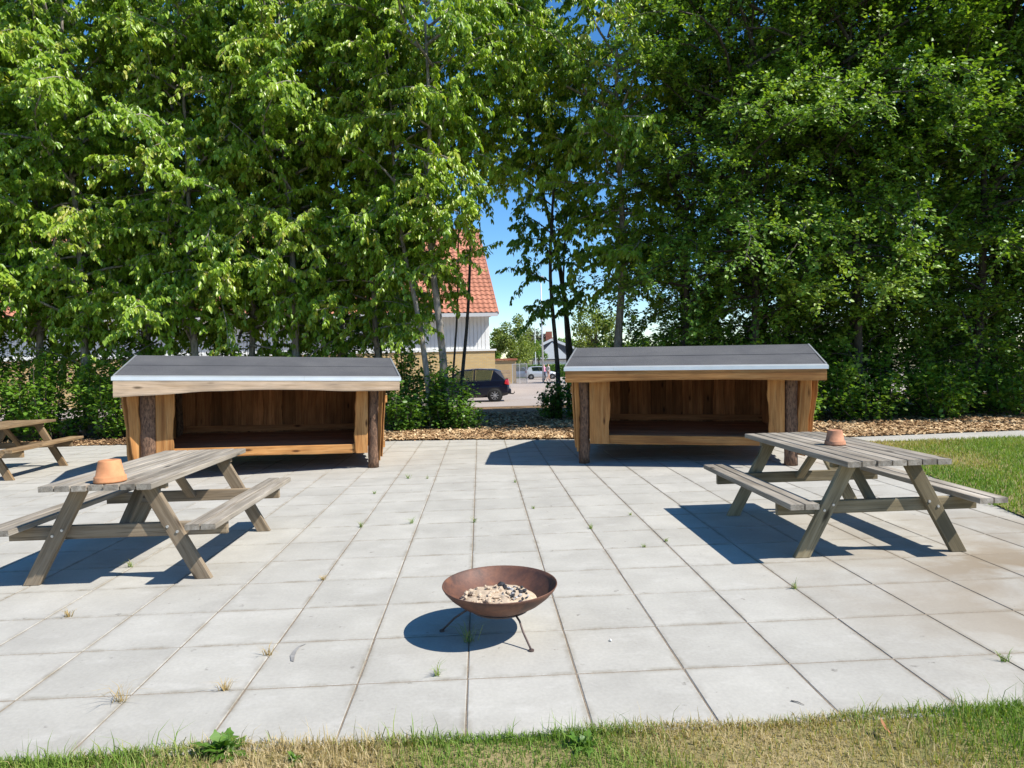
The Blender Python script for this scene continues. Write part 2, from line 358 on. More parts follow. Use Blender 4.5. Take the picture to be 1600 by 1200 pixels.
PT = .5; PX0, PY0 = -.0955, 3.0325              # lattice of the paving joints
def lawn_edge_x(Y): return 4.62 + (Y-5.6)*.275    # the lawn's ragged left edge on the right of the patio
FAR = [(-30, 15.2), (-5.6, 13.2), (-1.75, 12.62), (-.1, 12.4), (.78, 12.16), (2.5, 11.85), (6.3, 11.05), (9.5, 11.25), (30, 12.2)]
def far_y(x): return float(np.interp(x, [p[0] for p in FAR], [p[1] for p in FAR]))
bed = sheet('patio', -11.0, 7.2, 2.54, 13.4, 8, 8, -.0032, M['joint'], fz=lambda Y: 0*np.asarray(Y))
pm = []
for k in range(8):
    r = random.Random(k); mb = MB(); a = PT/2-.0027; j = lambda: r.uniform(-.0012, .0012)
    c = .004
    ay = PT/2-.004
    top = [(-a+c+j(), -ay+c+j(), 0), (a-c+j(), -ay+c+j(), 0), (a-c+j(), ay-c+j(), 0), (-a+c+j(), ay-c+j(), 0)]
    low = [(-a, -ay, -c), (a, -ay, -c), (a, ay, -c), (-a, ay, -c)]; bot = [(x, y, -.05) for x, y, z in low]
    mb.add(top+low+bot, [(0,1,2,3)]+[(q, 4+q, 4+(q+1) % 4, (q+1) % 4)[::-1] for q in range(4)]+[(4+q, 8+q, 8+(q+1) % 4, 4+(q+1) % 4)[::-1] for q in range(4)])
    pm.append(mb.mesh('paver', M['paver']))
cells = []
for jx in range(-22, 15):
    for iy in range(-1, 22):
        cx = PX0+(jx+.5)*PT; cy = PY0+(iy+.5)*PT
        if cy-.3 > far_y(cx) or cx-.7 > lawn_edge_x(cy) and cy < 10.4: continue
        if cx > 7.1: continue
        v = np.array([cx, cy, 0])-np.array([0, 0, CAM_H]); z = v @ FW
        vis = z > 0 and abs((v @ RT)/z*FPX) < 860 and abs((v @ UP)/z*FPX) < 640
        cells.append((0 if vis else 1, math.hypot(cx, cy), cx, cy))
cells.sort(); R0 = random.Random(5); rest = MB()
for k, (_, d, cx, cy) in enumerate(cells):
    z = R0.uniform(-.0008, .0008); tx, ty = R0.uniform(-.001, .001), R0.uniform(-.001, .001)
    if k < 300:
        o = bpy.data.objects.new('paver', pm[k % 8]); o.location = (cx, cy, z); o.rotation_euler = (tx, ty, R0.choice((0, 1))*math.pi+R0.uniform(-.004, .004)); link(o, bed)
    else:
        a = PT/2-.004; ay = PT/2-.008; rest.box(cx-a, cx+a, cy-ay, cy+ay, -.05, z)
tag(rest.build('paver', M['paver'], bed), kind='stuff')

# right-hand path beyond the lawn
V = []; F = []
pts = [(6.2, 10.42, 11.02), (7.5, 10.3, 11.1), (9, 10.22, 11.22), (12, 10.3, 11.5), (18, 10.7, 12.0)]
for x, a, b in pts: V += [(x, a, .006), (x, b, .006)]
F = [(2*i, 2*i+2, 2*i+3, 2*i+1) for i in range(len(pts)-1)]
tag(link(bpy.data.objects.new('path', mesh_np('path', V, [F], M['path']))), kind='structure')

# wood chip bed behind the patio and the gravel lot
V = []; F = []; bx = sorted(set([-40, -25, -14, -8, -5.6, -3.5, -1.75, -.1, .78, 1.6, 2.5, 4.4, 6.3, 9.5, 14, 25, 40])); by = [0, .25, .5, .75, 1]
for x in bx:
    for t_ in by:
        y = far_y(x)+(25.5-far_y(x))*t_; V.append((x, y, float(GZ(y))+.012))
F = [(i*5+k, (i+1)*5+k, (i+1)*5+k+1, i*5+k+1) for i in range(len(bx)-1) for k in range(4)]
tag(link(bpy.data.objects.new('wood_chip_bed', mesh_np('wood_chip_bed', V, [F], M['mulch']))), kind='structure')
lot = sheet('parking_lot', -60, 60, 25.2, 100, 6, 40, .02, M['gravel'])
lawn_pts = [(lawn_edge_x(y), y) for y in np.linspace(4.6, 10.3, 12)]
V = [(x, y, .012) for x, y in lawn_pts]+[(30, y, .012) for x, y in lawn_pts]; n = len(lawn_pts)
lawn = link(bpy.data.objects.new('lawn', mesh_np('lawn', V, [[(i, n+i, n+i+1, i+1) for i in range(n-1)]], M['turf']))); tag(lawn, kind='structure')
fl = sheet('front_lawn', -14, 14, -6, 2.536, 8, 4, -.004, M['turf'], fz=lambda Y: 0*np.asarray(Y))

# ------------------------------------------------------------------ blades, chips
def blades(name, Xb, Yb, Zb, h, w, tint, m, seed, lean=.5):
    r = np.random.default_rng(seed); n = len(Xb); az = r.uniform(0, 2*np.pi, n); la = r.uniform(0, 2*np.pi, n); ln = r.uniform(.1, lean, n)
    bx, by = np.cos(az)*w/2, np.sin(az)*w/2; lx, ly = np.cos(la)*ln*h, np.sin(la)*ln*h
    base = np.stack([Xb, Yb, Zb], 1); side = np.stack([bx, by, 0*bx], 1); mid = base+np.stack([lx*.3, ly*.3, h*.55], 1); tip = base+np.stack([lx, ly, h*(1-.35*ln)], 1)
    V = np.stack([base-side, base+side, mid+side*.7, mid-side*.7, tip], 1).reshape(-1, 3); i = np.arange(n)[:, None]*5
    return mesh_np(name, V, [i+np.array([[0, 1, 2, 3]]), i+np.array([[3, 2, 4]])], m, {'tint': np.concatenate([tint, tint])})
rg = np.random.default_rng(11)
def vnoise(x, y, s, seed=0):      # cheap smooth noise
    r = np.random.default_rng(seed); o = 0
    for k in range(5):
        a = r.uniform(0, 2*np.pi); f = s*r.uniform(.6, 1.9); o = o+np.sin((x*np.cos(a)+y*np.sin(a))*f+r.uniform(0, 6.28))
    return o/5
n = 46000; gx = rg.uniform(-3.2, 3.2, n); gy = 2.545-np.abs(rg.normal(0, .36, n)); gy = np.where(rg.random(n) < .20, 2.535+rg.normal(0, .018, n)+.06*np.clip(vnoise(gx, gx*0, 5, 31), -.3, 1), gy)
dry = vnoise(gx, gy, 4.5, 3)+rg.normal(0, .28, n); dryf = np.clip(.5+dry*.9, 0, 1)
hh = rg.uniform(.018, .055, n)*(1.25-.6*dryf)*np.where(rg.random(n) < .05, 2.2, 1)*(1+.7*vnoise(gx, gy, 6, 21)); tint = np.clip(.24+dryf*.85+rg.normal(0, .12, n), 0, 1)
tag(link(bpy.data.objects.new('foreground_grass', blades('foreground_grass', gx, gy, -.005+0*gx, hh, rg.uniform(.0025, .005, n), tint, M['grass'], 1, .9))), kind='stuff')
n = 90000; gx = rg.uniform(4.6, 13, n); gy = rg.uniform(4.7, 10.33, n); ex = lawn_edge_x(gy); k_ = gx > ex-.05+.05*vnoise(gx, gy, 9, 8)
gx, gy = gx[k_], gy[k_]; n = len(gx); dryf = np.clip(.46+.85*vnoise(gx, gy, 2.2, 5)+rg.normal(0, .15, n), 0, 1)
tag(link(bpy.data.objects.new('lawn_grass', blades('lawn_grass', gx, gy, .01+0*gx, rg.uniform(.03, .075, n)*(1.2-.5*dryf), rg.uniform(.006, .012, n), np.clip(.16+dryf*.8+rg.normal(0, .1, n), 0, 1), M['grass'], 2, .8))), kind='stuff')
def chips(name, Xc, Yc, sz, tint, seed):
    r = np.random.default_rng(seed); n = len(Xc); az = r.uniform(0, 2*np.pi, n); tl = r.normal(0, .28, n); t2 = r.normal(0, .28, n)
    u = np.stack([np.cos(az), np.sin(az), tl], 1)*sz[:, None]*.5; v = np.stack([-np.sin(az), np.cos(az), t2], 1)*sz[:, None]*r.uniform(.18, .45, n)[:, None]*.5
    c = np.stack([Xc, Yc, GZ(Yc)+.02+r.uniform(0, .018, n)], 1); V = np.stack([c-u-v, c+u-v, c+u+v, c-u+v], 1).reshape(-1, 3)
    return mesh_np(name, V, [np.arange(n*4).reshape(-1, 4)], M['chip'], {'tint': tint})
n = 52000; cx = np.concatenate([rg.uniform(-10, 12, n*3//4), rg.uniform(-2.5, 3.2, n//4)]); n = len(cx)
fy = np.interp(cx, [p[0] for p in FAR], [p[1] for p in FAR]); cy = fy-.02+np.where(np.arange(n) < n*3//4, rg.exponential(1.5, n), rg.uniform(0, 9, n)); cy = np.minimum(cy, 24)
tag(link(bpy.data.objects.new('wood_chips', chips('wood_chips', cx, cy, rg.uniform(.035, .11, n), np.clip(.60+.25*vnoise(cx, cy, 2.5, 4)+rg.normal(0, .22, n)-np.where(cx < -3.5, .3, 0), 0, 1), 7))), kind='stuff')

# ------------------------------------------------------------------ boards
_bc = {}
def board(parent, name, m, Lg, w, t, a, xaxis, yaxis, live=(0, 0), seed=0, seg=1, wfun=None):
    """board of length Lg along local X, width w along local Y, thickness t; a = centre; xaxis/yaxis in the parent's frame"""
    key = (name, m.name, round(Lg, 3), round(w, 3), round(t, 3), live, seed if (live != (0, 0) or wfun) else 0, seg)
    me = _bc.get(key)
    if me is None:
        r = random.Random(seed*7+1); c = min(.004, t*.2); V = []; F = []
        ph = [r.uniform(0, 6.28) for _ in range(6)]
        for i in range(seg+1):
            s = i/seg; x = -Lg/2+Lg*s
            e0 = live[0]*(math.sin(s*5+ph[0])*.6+math.sin(s*13+ph[1])*.35+math.sin(s*31+ph[2])*.2)
            e1 = live[1]*(math.sin(s*5+ph[3])*.6+math.sin(s*13+ph[4])*.35+math.sin(s*31+ph[5])*.2)
            h0, h1 = -w/2+e0, w/2+e1
            if wfun: q0, q1 = wfun(s); h0 += q0; h1 += q1
            b0 = t*.6 if live[0] else c; b1 = t*.6 if live[1] else c      # waney edge slopes
            V += [(x, h0+b0*.6, -t/2), (x, h1-b1*.6, -t/2), (x, h1, -t/2+c), (x, h1-(.0 if not live[1] else .006), t/2-c), (x, h1-c-(.01 if live[1] else 0), t/2), (x, h0+c+(.01 if live[0] else 0), t/2), (x, h0, t/2-c), (x, h0, -t/2+c)]
        for i in range(seg):
            for k in range(8): F.append((i*8+k, i*8+(k+1) % 8, (i+1)*8+(k+1) % 8, (i+1)*8+k))
        F.append(tuple(range(7, -1, -1))); F.append(tuple(seg*8+k for k in range(8)))
        mb = MB(); mb.add(V, F); me = mb.mesh(name, m); _bc[key] = me
    o = bpy.data.objects.new(name, me); link(o, parent)
    x = Vector(xaxis).normalized(); y = Vector(yaxis); y = (y-x*y.dot(x)).normalized(); z = x.cross(y)
    o.matrix_local = Matrix(((x.x, y.x, z.x, a[0]), (x.y, y.y, z.y, a[1]), (x.z, y.z, z.z, a[2]), (0, 0, 0, 1)))
    return o

# ------------------------------------------------------------------ picnic tables
def leg_obj(parent, m, foot, top, w, t):
    """slanted leg in the x-z plane with level cuts; foot/top are centre points (x, y, z)"""
    f = Vector(foot); tp = Vector(top); d = tp-f; Lg = d.length; d.normalize()
    hx = w/2/abs(d.z)                                     # half width measured level
    mb = MB(); u = Vector((d.z, 0, -d.x))                  # in-plane normal
    def loc(p): q = Vector(p)-f; return (q.dot(d), q.dot(u))
    poly = [loc((f.x-hx, f.y, f.z)), loc((f.x+hx, f.y, f.z)), loc((tp.x+hx, f.y, tp.z)), loc((tp.x-hx, f.y, tp.z))]
    n = 4; c = .003; V = [(x, -t/2, z) for x, z in poly]+[(x, t/2, z) for x, z in poly]
    mb.add(V, [(0,1,2,3), (7,6,5,4)]+[(k, 4+k, 4+(k+1) % 4, (k+1) % 4) for k in range(4)])
    o = mb.build('leg', m, parent, bevel=.004)
    # local X = along leg, local Z = in-plane normal u, local Y = world y
    o.matrix_local = Matrix(((d.x, 0, u.x, f.x), (d.y, 1, u.y, f.y), (d.z, 0, u.z, f.z), (0, 0, 0, 1)))
    return o
def picnic_table(loc, rz, label, top_m, leg_m, seed):
    t = empty('picnic_table', loc, rz); tag(t, label, 'picnic table')
    r = random.Random(seed); LT = 1.76
    for k in range(7):
        x = (k-3)*.1045; board(t, 'top_plank', top_m, LT+r.uniform(-.006, .006), .0945, .038, (x, r.uniform(-.004, .004), .690+r.uniform(-.0015, .0015)), (0, 1, 0), (-1, 0, 0), seed=k)
    for s in (-1, 1):
        for k in range(2):
            board(t, 'bench_plank', top_m, LT+r.uniform(-.006, .006), .0945, .038, (s*(.605+.1045*k), r.uniform(-.004, .004), .412+r.uniform(-.001, .001)), (0, 1, 0), (-1, 0, 0), seed=k)
    for e in (-1, 1):
        y = e*.645
        for s in (-1, 1):
            lg = leg_obj(t, leg_m, (s*.575, y, 0), (s*.215, y, .670), .098, .042)
            for zz, dx in ((.335, .02), (.372, -.025)):
                xx = s*(.575-.36*zz/.67)+dx*s
                bo = MB().lathe([(0, .006), (.009, .006), (.011, 0), (.011, -.004)], 10).build('bolt', M['steel'], t, rot=(rad(90)*(1 if e < 0 else -1), 0, 0), loc=(xx, y+e*.0215, zz))
        board(t, 'bench_bearer', leg_m, 1.46, .092, .042, (0, y-e*.0425, .345), (1, 0, 0), (0, 0, 1))
        board(t, 'top_batten', leg_m, .66, .042, .042, (0, y-e*.0425, .649), (1, 0, 0), (0, 1, 0))
        a = Vector((0, y-e*.085, .35)); b = Vector((0, y-e*.45, .668)); d = b-a
        board(t, 'brace', leg_m, d.length, .07, .036, (a+b)/2, d, (1, 0, 0))
    return t
picnic_table((-2.515, 5.335, 0), 0, 'weathered grey picnic table with a large terracotta pot near its end', M['table_top'], M['table_leg_b'], 1)
picnic_table((2.815, 5.27, 0), 0, 'grey topped picnic table with greenish legs standing beside the lawn', M['table_top'], M['table_leg'], 2)
picnic_table((-6.98, 9.95, 0), rad(3), 'brown picnic table without a pot near the shrubs', M['table_warm'], M['table_warm'], 3)

def pot(loc, s, m, label):
    mb = MB().lathe([(0, 0), (.10, 0), (.116, .002), (.120, .008), (.121, .016), (.116, .022), (.1165, .045), (.112, .050), (.104, .053), (.083, .168), (.078, .176), (.068, .178), (.02, .176), (.014, .168), (0, .168)], 40)
    o = mb.build('terracotta_pot', m, None, smooth=True, loc=loc); o.scale = (s, s, s)
    tag(o, label, 'flower pot'); return o
p = P(162, 756, .711); pot((p[0], p[1]+.08, .7105), .82, M['terracotta'], 'orange upside-down terracotta pot on the weathered grey picnic table')
p = P(1311, 696, .711); pot((p[0], p[1]+.06, .7105), .66, M['terracotta_b'], 'pinkish upside-down terracotta pot on the table beside the lawn')

# ------------------------------------------------------------------ shelters
def shelter(loc, rz, tilt, W_, label, seed, roof_dx, hw, fas, post_r):
    t = empty('wooden_shelter', loc, rz, tilt); tag(t, label, 'shelter'); r = random.Random(seed); hp = W_/2
    YE, ZE, YR, ZR, YB, ZB = -.37, 1.305, .80, 1.580, 2.50, 1.14       # eave, ridge, rear edge (top of deck)
    def zroof(y): return ZE+(ZR-ZE)*(y-YE)/(YR-YE) if y < YR else ZR+(ZB-ZR)*(y-YR)/(YB-YR)
    tt = math.tan(tilt)
    # bark-covered posts
    for (x, y, rr) in ((-hp, 0, post_r[0]), (hp, 0, post_r[1]), (-hp, 2.18, .07), (hp, 2.18, .07)):
        pts = []; rs = []; zt = zroof(y)-.05
        for k in range(13):
            s = k/12; z = x*tt+(zt-x*tt)*s; pts.append((x+r.uniform(-.007, .007), y+r.uniform(-.007, .007), z)); rs.append(rr*(1.08-.12*s)*r.uniform(.93, 1.09))
        pts[0] = (x, y, x*tt+.001)
        MB().tube(pts, rs, 14).build('post', M['bark_post'], t, smooth=True)
    MB().tube([(-hp-.1, .0, 1.24), (0, .01, 1.245), (hp+.1, 0, 1.24)], .055, 10).build('header_log', M['bark_post'], t, smooth=True)
    MB().tube([(-hp-.1, 2.14, 1.10), (0, 2.15, 1.10), (hp+.1, 2.14, 1.10)], .055, 10).build('header_log', M['bark_post'], t, smooth=True)
    # floor
    nfl = 14; y0 = .03
    for k in range(nfl):
        w = 2.12/nfl; board(t, 'floor_plank', M['floor_wood'], 2*hp-.14, w-.006, .032, (0, y0+(k+.5)*w, .364+r.uniform(-.001, .001)), (1, 0, 0), (0, 1, 0), seed=k % 3)
    for y in (.10, 1.05, 2.0): board(t, 'floor_joist', M['larch'], 2*hp-.16, .07, .09, (0, y, .30), (1, 0, 0), (0, 1, 0))
    board(t, 'front_beam', M['larch'], 2*hp-.13-.40, .118, .045, (0, -.012, .322), (1, 0, 0), (0, 0, 1), live=(.006, 0), seed=seed, seg=14)
    # front live-edge uprights
    for s, wd in ((-1, fas['up'][0]), (1, fas['up'][1])):
        xc = s*(hp-.085-wd/2); zt = 1.235; zb = .262
        board(t, 'front_upright', M['larch'], zt-zb, wd, .03, (xc, -.052, (zt+zb)/2), (0, 0, 1), (-s, 0, 0), live=(0, .016), seed=seed*3+s, seg=16)
    # back wall, two layers of waney boards
    x = -hp+.05; k = 0
    while x < hp-.08:
        w = r.uniform(.13, .23); lay = k % 2
        board(t, 'back_wall_board', M['larch_in'], .86, w+.03, .024, (x+w/2, 2.12-lay*.026, .80), (0, 0, 1), (-1, 0, 0), live=(.011, .011), seed=seed*50+k, seg=9); x += w*.93; k += 1
    board(t, 'wall_rail', M['larch_in'], 2*hp-.2, .09, .035, (0, 2.06, .45), (1, 0, 0), (0, 0, 1))
    # side walls
    for s in (-1, 1):
        y = .10; k = 0
        while y < 2.15:
            w = r.uniform(.17, .25); ym = y+w/2; zt = zroof(ym)-.06
            board(t, 'side_wall_board', M['larch'], zt-.20, w+.02, .024, (s*(hp+.055+.026*(k % 2)), ym, (zt+.20)/2), (0, 0, 1), (0, s, 0), live=(.01, .01), seed=seed*70+k+(50 if s > 0 else 0), seg=9); y += w*.95; k += 1
        # leaning boards that close the wing under the eave
        ws = fas['wing'][0 if s < 0 else 1]; wa = Vector((s*.80, -.60, 0)) if ws > .8 else Vector((s*.6, -.8, 0))
        for q, (xb, xt, yb, yt, zb, zt, wd) in enumerate(((.125, .165, -.02, -.14, .15, 1.235, .135), (.185, .27, .02, -.06, .20, 1.245, .115), (.10, .11, .06, .05, .17, 1.25, .12))):
            a_ = Vector((s*(hp+xb*ws), yb, zb)); b_ = Vector((s*(hp+xt*ws), yt, zt)); d = b_-a_
            board(t, 'wing_board', M['larch'], d.length, wd*ws, .024, (a_+b_)/2, d, wa, live=(.016*ws, .016*ws), seed=seed*90+q+(9 if s > 0 else 0), seg=16)
        board(t, 'wing_rail', M['larch'], .24*ws+.06, .10, .03, (s*(hp+.06+.07*ws), .085, 1.0), (1, 0, 0), (0, 0, 1))
        board(t, 'wing_rail', M['larch'], .20*ws+.05, .09, .03, (s*(hp+.06+.05*ws), .09, .36), (1, 0, 0), (0, 0, 1))
    # fascia with a wavy lower edge
    board(t, 'fascia', M['larch_pale'] if fas['pale'] else M['larch'], 2*hw-.03, .135, .034, (roof_dx, YE-.012, 1.212), (1, 0, 0), (0, 0, 1), live=(.008, 0), seed=seed+2, seg=28, wfun=fas['w'])
    # roof: deck slabs, felt strips, metal edges
    x0, x1 = roof_dx-hw, roof_dx+hw
    def slab(name, m, ya, yb, d0, d1, xa=x0, xb=x1, segs=1):
        za, zb = zroof(ya), zroof(yb); L_ = math.hypot(yb-ya, zb-za); ny, nz = -(zb-za)/L_, (yb-ya)/L_
        poly = [(ya+ny*d0, za+nz*d0), (yb+ny*d0, zb+nz*d0), (yb+ny*d1, zb+nz*d1), (ya+ny*d1, za+nz*d1)]
        V = [(xa, y, z) for y, z in poly]+[(xb, y, z) for y, z in poly]
        return MB().add(V, [(0,1,2,3), (7,6,5,4)]+[(k, 4+k, 4+(k+1) % 4, (k+1) % 4) for k in range(4)]).build(name, m, t)
    slab('roof_deck', M['larch'], YE, YR, -.026, 0); slab('roof_deck', M['larch'], YR+.002, YB, -.026, 0)
    ysm = YE+(YR-YE)*.56
    slab('felt_strip', M['felt'], YE+.045, ysm, .002, .006, x0+.012, x1-.012); slab('felt_strip', M['felt'], ysm-.05, YR-.004, .0065, .0115, x0+.012, x1-.012)
    slab('felt_strip', M['felt'], YR+.006, YR+.9, .002, .006, x0+.012, x1-.012); slab('felt_strip', M['felt'], YR+.85, YB-.02, .0065, .0115, x0+.012, x1-.012)
    xs_ = x0+(x1-x0)*fas['seam']
    for xa, xb in ((x0-.004, xs_), (xs_+.001, x1+.004)):
        mb = MB(); zt = zroof(YE)+.009
        dy = .062; zt2 = zroof(YE+dy)+.010
        mb.add([(xa, YE-.034, zt-.002), (xb, YE-.034, zt-.002), (xb, YE+dy, zt2), (xa, YE+dy, zt2), (xa, YE-.034, zt-.045), (xb, YE-.034, zt-.045), (xb, YE-.0305, zt-.045), (xa, YE-.0305, zt-.045), (xb, YE-.0305, zt-.006), (xa, YE-.0305, zt-.006), (xb, YE+dy, zt2-.003), (xa, YE+dy, zt2-.003)],
               [(0, 1, 2, 3), (4, 5, 1, 0), (7, 6, 5, 4), (9, 8, 6, 7), (11, 10, 8, 9), (3, 2, 10, 11), (0, 3, 11, 9, 7, 4), (1, 5, 6, 8, 10, 2)]).build('drip_edge', M['zinc'], t)
    for xa, xb in ((x0-.006, x0+.014), (x1-.014, x1+.006)):
        for ya, yb in ((YE+.063, YR), (YR+.002, YB)): slab('verge_edge', M['verge'], ya, yb, .012 if ya < YR else .0125, .016, xa, xb)
    return t
def fw_left(s): return (-.085*max(0, 1-s/.30)**1.0*(1 if s < .3 else 0)-.012*math.sin(s*9), 0)
def fw_right(s): return (-.01*math.sin(s*7+1)-.02*(1-s), 0)
shelter((-2.898, 9.118, 0), rad(14), .034, 2.82, 'wooden shelter with a pale fascia board, facing the fire bowl, beside the brown table', 3, .0, 1.735, dict(up=(.215, .17), pale=True, w=fw_left, seam=.64, wing=(1.0, .55)), (.098, .07))
shelter((2.70, 8.86, 0), rad(-16), .012, 2.68, 'wooden shelter with an orange-tan fascia, beside the lawn and the greenish-legged table', 4, .075, 1.625, dict(up=(.27, .20), pale=False, w=fw_right, seam=.2, wing=(.55, 1.0)), (.07, .08))

# ------------------------------------------------------------------ fire bowl
BC = np.array([.073, 3.53]); RIM = .303
fb = empty('fire_bowl', (BC[0], BC[1], 0)); tag(fb, 'rusty steel fire bowl on thin legs standing on the paving', 'fire bowl')
prof = [(0, .146), (.10, .148), (.165, .160), (.215, .184), (.262, .220), (.292, .252), (.3015, .270), (.3045, .2705), (.3055, .267), (.296, .250), (.266, .216), (.219, .178), (.168, .152), (.10, .139), (0, .137)]
MB().lathe(prof, 64).build('bowl', M['rust'], fb, smooth=True)
MB().tube([(.150*math.cos(a), .150*math.sin(a), .139) for a in np.linspace(0, 2*math.pi, 33)], .0055, 8, cap=False).build('support_ring', M['rod'], fb, smooth=True)
for fx, fy in ((.217, 3.29), (-.243, 3.585), (.13, 3.83)):
    d = np.array([fx, fy])-BC; r_ = np.linalg.norm(d); u = d/r_
    pts = [(u[0]*q, u[1]*q, z) for q, z in ((.150, .139), (.18, .122), (r_-.07, .075), (r_-.025, .03), (r_, .006))]
    lg = MB().tube(pts, .0055, 8).build('leg', M['rod'], fb, smooth=True)
    MB().tube([(u[0]*r_, u[1]*r_, .0), (u[0]*r_, u[1]*r_, .009)], .014, 10).build('foot_pad', M['rod'], lg)
# sand heap and charcoal inside
r = np.random.default_rng(3); nn = 40; A = np.linspace(0, 2*np.pi, nn, endpoint=False); V = [(BC[0]-.02, BC[1], .215)]; F3 = []; F4 = []
for k, q in enumerate((.06, .11, .15, .185, .212)):
    for a in A:
        z = {.06: .214, .11: .212, .15: .208, .185: .200, .212: .184}[q]+(.006*math.sin(a*5+k)+r.uniform(-.006, .006))*(q < .2)
        V.append((BC[0]-.01+q*math.cos(a)*(.97), BC[1]+q*math.sin(a)*.97, z))
for j in range(nn): F3.append((0, 1+j, 1+(j+1) % nn))
for k in range(4):
    for j in range(nn): F4.append((1+k*nn+j, 1+(k+1)*nn+j, 1+(k+1)*nn+(j+1) % nn, 1+k*nn+(j+1) % nn))
tag(link(bpy.data.objects.new('sand_heap', mesh_np('sand_heap', V, [F4, F3], M['sand'], smooth=False))), 'pale lumpy sand heaped inside the fire bowl', 'sand', kind='stuff')
def lump(name, c, s, m, seed, label, cat, group):
    bm = bmesh.new(); bmesh.ops.create_icosphere(bm, subdivisions=1, radius=1); rr = random.Random(seed)
    k = (rr.uniform(.7, 1.4), rr.uniform(.6, 1), rr.uniform(.5, .8))
    for v in bm.verts: v.co = Vector((v.co.x*k[0], v.co.y*k[1], v.co.z*k[2]))*s*rr.uniform(.75, 1.2)
    me = bpy.data.meshes.new(name); bm.to_mesh(me); bm.free(); me.materials.append(m)
    o = bpy.data.objects.new(name, me); o.location = c; o.rotation_euler = (rr.uniform(-.3, .3), rr.uniform(-.3, .3), rr.uniform(0, 6)); link(o); tag(o, label, cat, group); return o
for k in range(60):
    a, q = r.uniform(0, 6.28), .145*math.sqrt(r.random()); x, y = BC[0]-.05+q*math.cos(a), BC[1]-.01+q*math.sin(a)
    lump('sand_lump', (x, y, .214+.008*(1-q/.17)), r.uniform(.006, .019), M['sand'], k, 'pale clod of sand lying in the fire bowl', 'sand', 'sand clods in the fire bowl')
for k in range(34):
    a, q = r.uniform(0, 6.28), .085*math.sqrt(r.random()); x, y = BC[0]+.09+q*math.cos(a), BC[1]+.0+q*math.sin(a)*1.2
    dk = k % 5 in (0, 2, 3)
    lump('charcoal_piece' if dk else 'ash_lump', (x, y, .212+.008*r.random()), r.uniform(.007, .018), M['charcoal'] if dk else M['ash'], 60+k, 'black charcoal piece lying in the fire bowl' if dk else 'grey ash lump beside the charcoal in the fire bowl', 'charcoal' if dk else 'ash', 'charcoal in the fire bowl' if dk else 'ash lumps in the fire bowl')
for x, y, s in ((BC[0]+.01, BC[1]+.12, .026), (BC[0]+.03, BC[1]+.09, .022)):
    lump('charcoal_piece', (x, y, .218), s, M['charcoal'], int(s*999), 'black charcoal piece lying in the fire bowl', 'charcoal', 'charcoal in the fire bowl')

# ------------------------------------------------------------------ small things on the paving
def tuft(px, py, s, dry, seed, label, n=26):
    c = P(px, py); r = np.random.default_rng(seed); a = r.uniform(0, 6.28, n); q = np.abs(r.normal(0, .010*s, n)); x, y = q*np.cos(a), q*np.sin(a)*.6
    me = blades('grass_tuft', x, y, 0*x-.004, r.uniform(.03, .085, n)*s, r.uniform(.002, .0042, n), r.uniform(0, 1, n) if dry else np.clip(r.uniform(0, .6, n)+(r.random(n) < .2)*.4, 0, 1), M['dry_grass'] if dry else M['grass'], seed, 1.3)
    o = link(bpy.data.objects.new('grass_tuft', me)); o.location = c; tag(o, label, 'grass tuft', 'grass tufts in the paving joints')
TUFTS = [(108, 964, 1.2, 1), (190, 1097, 1.7, 1), (353, 1078, 1.1, 1), (682, 1056, 1.2, 0), (733, 1003, 1.9, 0), (205, 886, 1.2, 0), (563, 824, 1.1, 0), (643, 818, 1.2, 0), (585, 772, .9, 0), (638, 748, 1.3, 0), (741, 816, 1.0, 0), (923, 826, 1.0, 0), (833, 795, .8, 0), (1241, 920, 1.1, 0), (1570, 1034, 1.1, 0), (505, 906, .7, 1), (419, 1024, 1.0, 1), (1040, 846, .7, 0), (1006, 855, .6, 0), (985, 805, .6, 0), (805, 754, .8, 0), (668, 748, .9, 0)]
for k, (x, y, s, d) in enumerate(TUFTS):
    tuft(x, y, s, d, 100+k, 'dry straw-coloured grass tuft growing in a paving joint' if d else 'small green grass tuft growing in a paving joint')
def rosette(px, py, s, seed, label, n=34, z=0.0):
    c = P(px, py); r = np.random.default_rng(seed); V = []; F = []; T = []
    for k in range(n):
        a = r.uniform(0, 6.28); Lf = s*r.uniform(.5, 1); e = r.uniform(.2, 1.2); w = Lf*.17; d = np.array([math.cos(a)*math.cos(e), math.sin(a)*math.cos(e), math.sin(e)]); sd = np.array([-math.sin(a), math.cos(a), 0]); o_ = np.array([r.normal(0, s*.18), r.normal(0, s*.1), 0]); b = len(V)
        for q in range(6):     # lobed leaf
            f = q/5; ww = w*(math.sin(math.pi*min(.97, f*.85+.12)))*(1.25 if q % 2 else .6); pp = o_+d*Lf*f-np.array([0, 0, 1])*Lf*.35*f*f
            V += [pp-sd*ww, pp+sd*ww]
        for q in range(5): F.append((b+2*q, b+2*q+1, b+2*q+3, b+2*q+2)); T.append(r.uniform(0, .7))
    o = link(bpy.data.objects.new('weed', mesh_np('weed', V, [F], M['leaf_shrub'], {'tint': T}))); o.location = (c[0], c[1], .002); tag(o, label, 'weed')
rosette(352, 1174, .12, 1, 'bushy bright green weed at the edge of the paving', 60)
rosette(912, 1166, .09, 2, 'spiky green weed rosette in the dry grass', 26)
rosette(460, 1190, .065, 4, 'low broad-leaved weed in the grass near the bushy weed', 14)
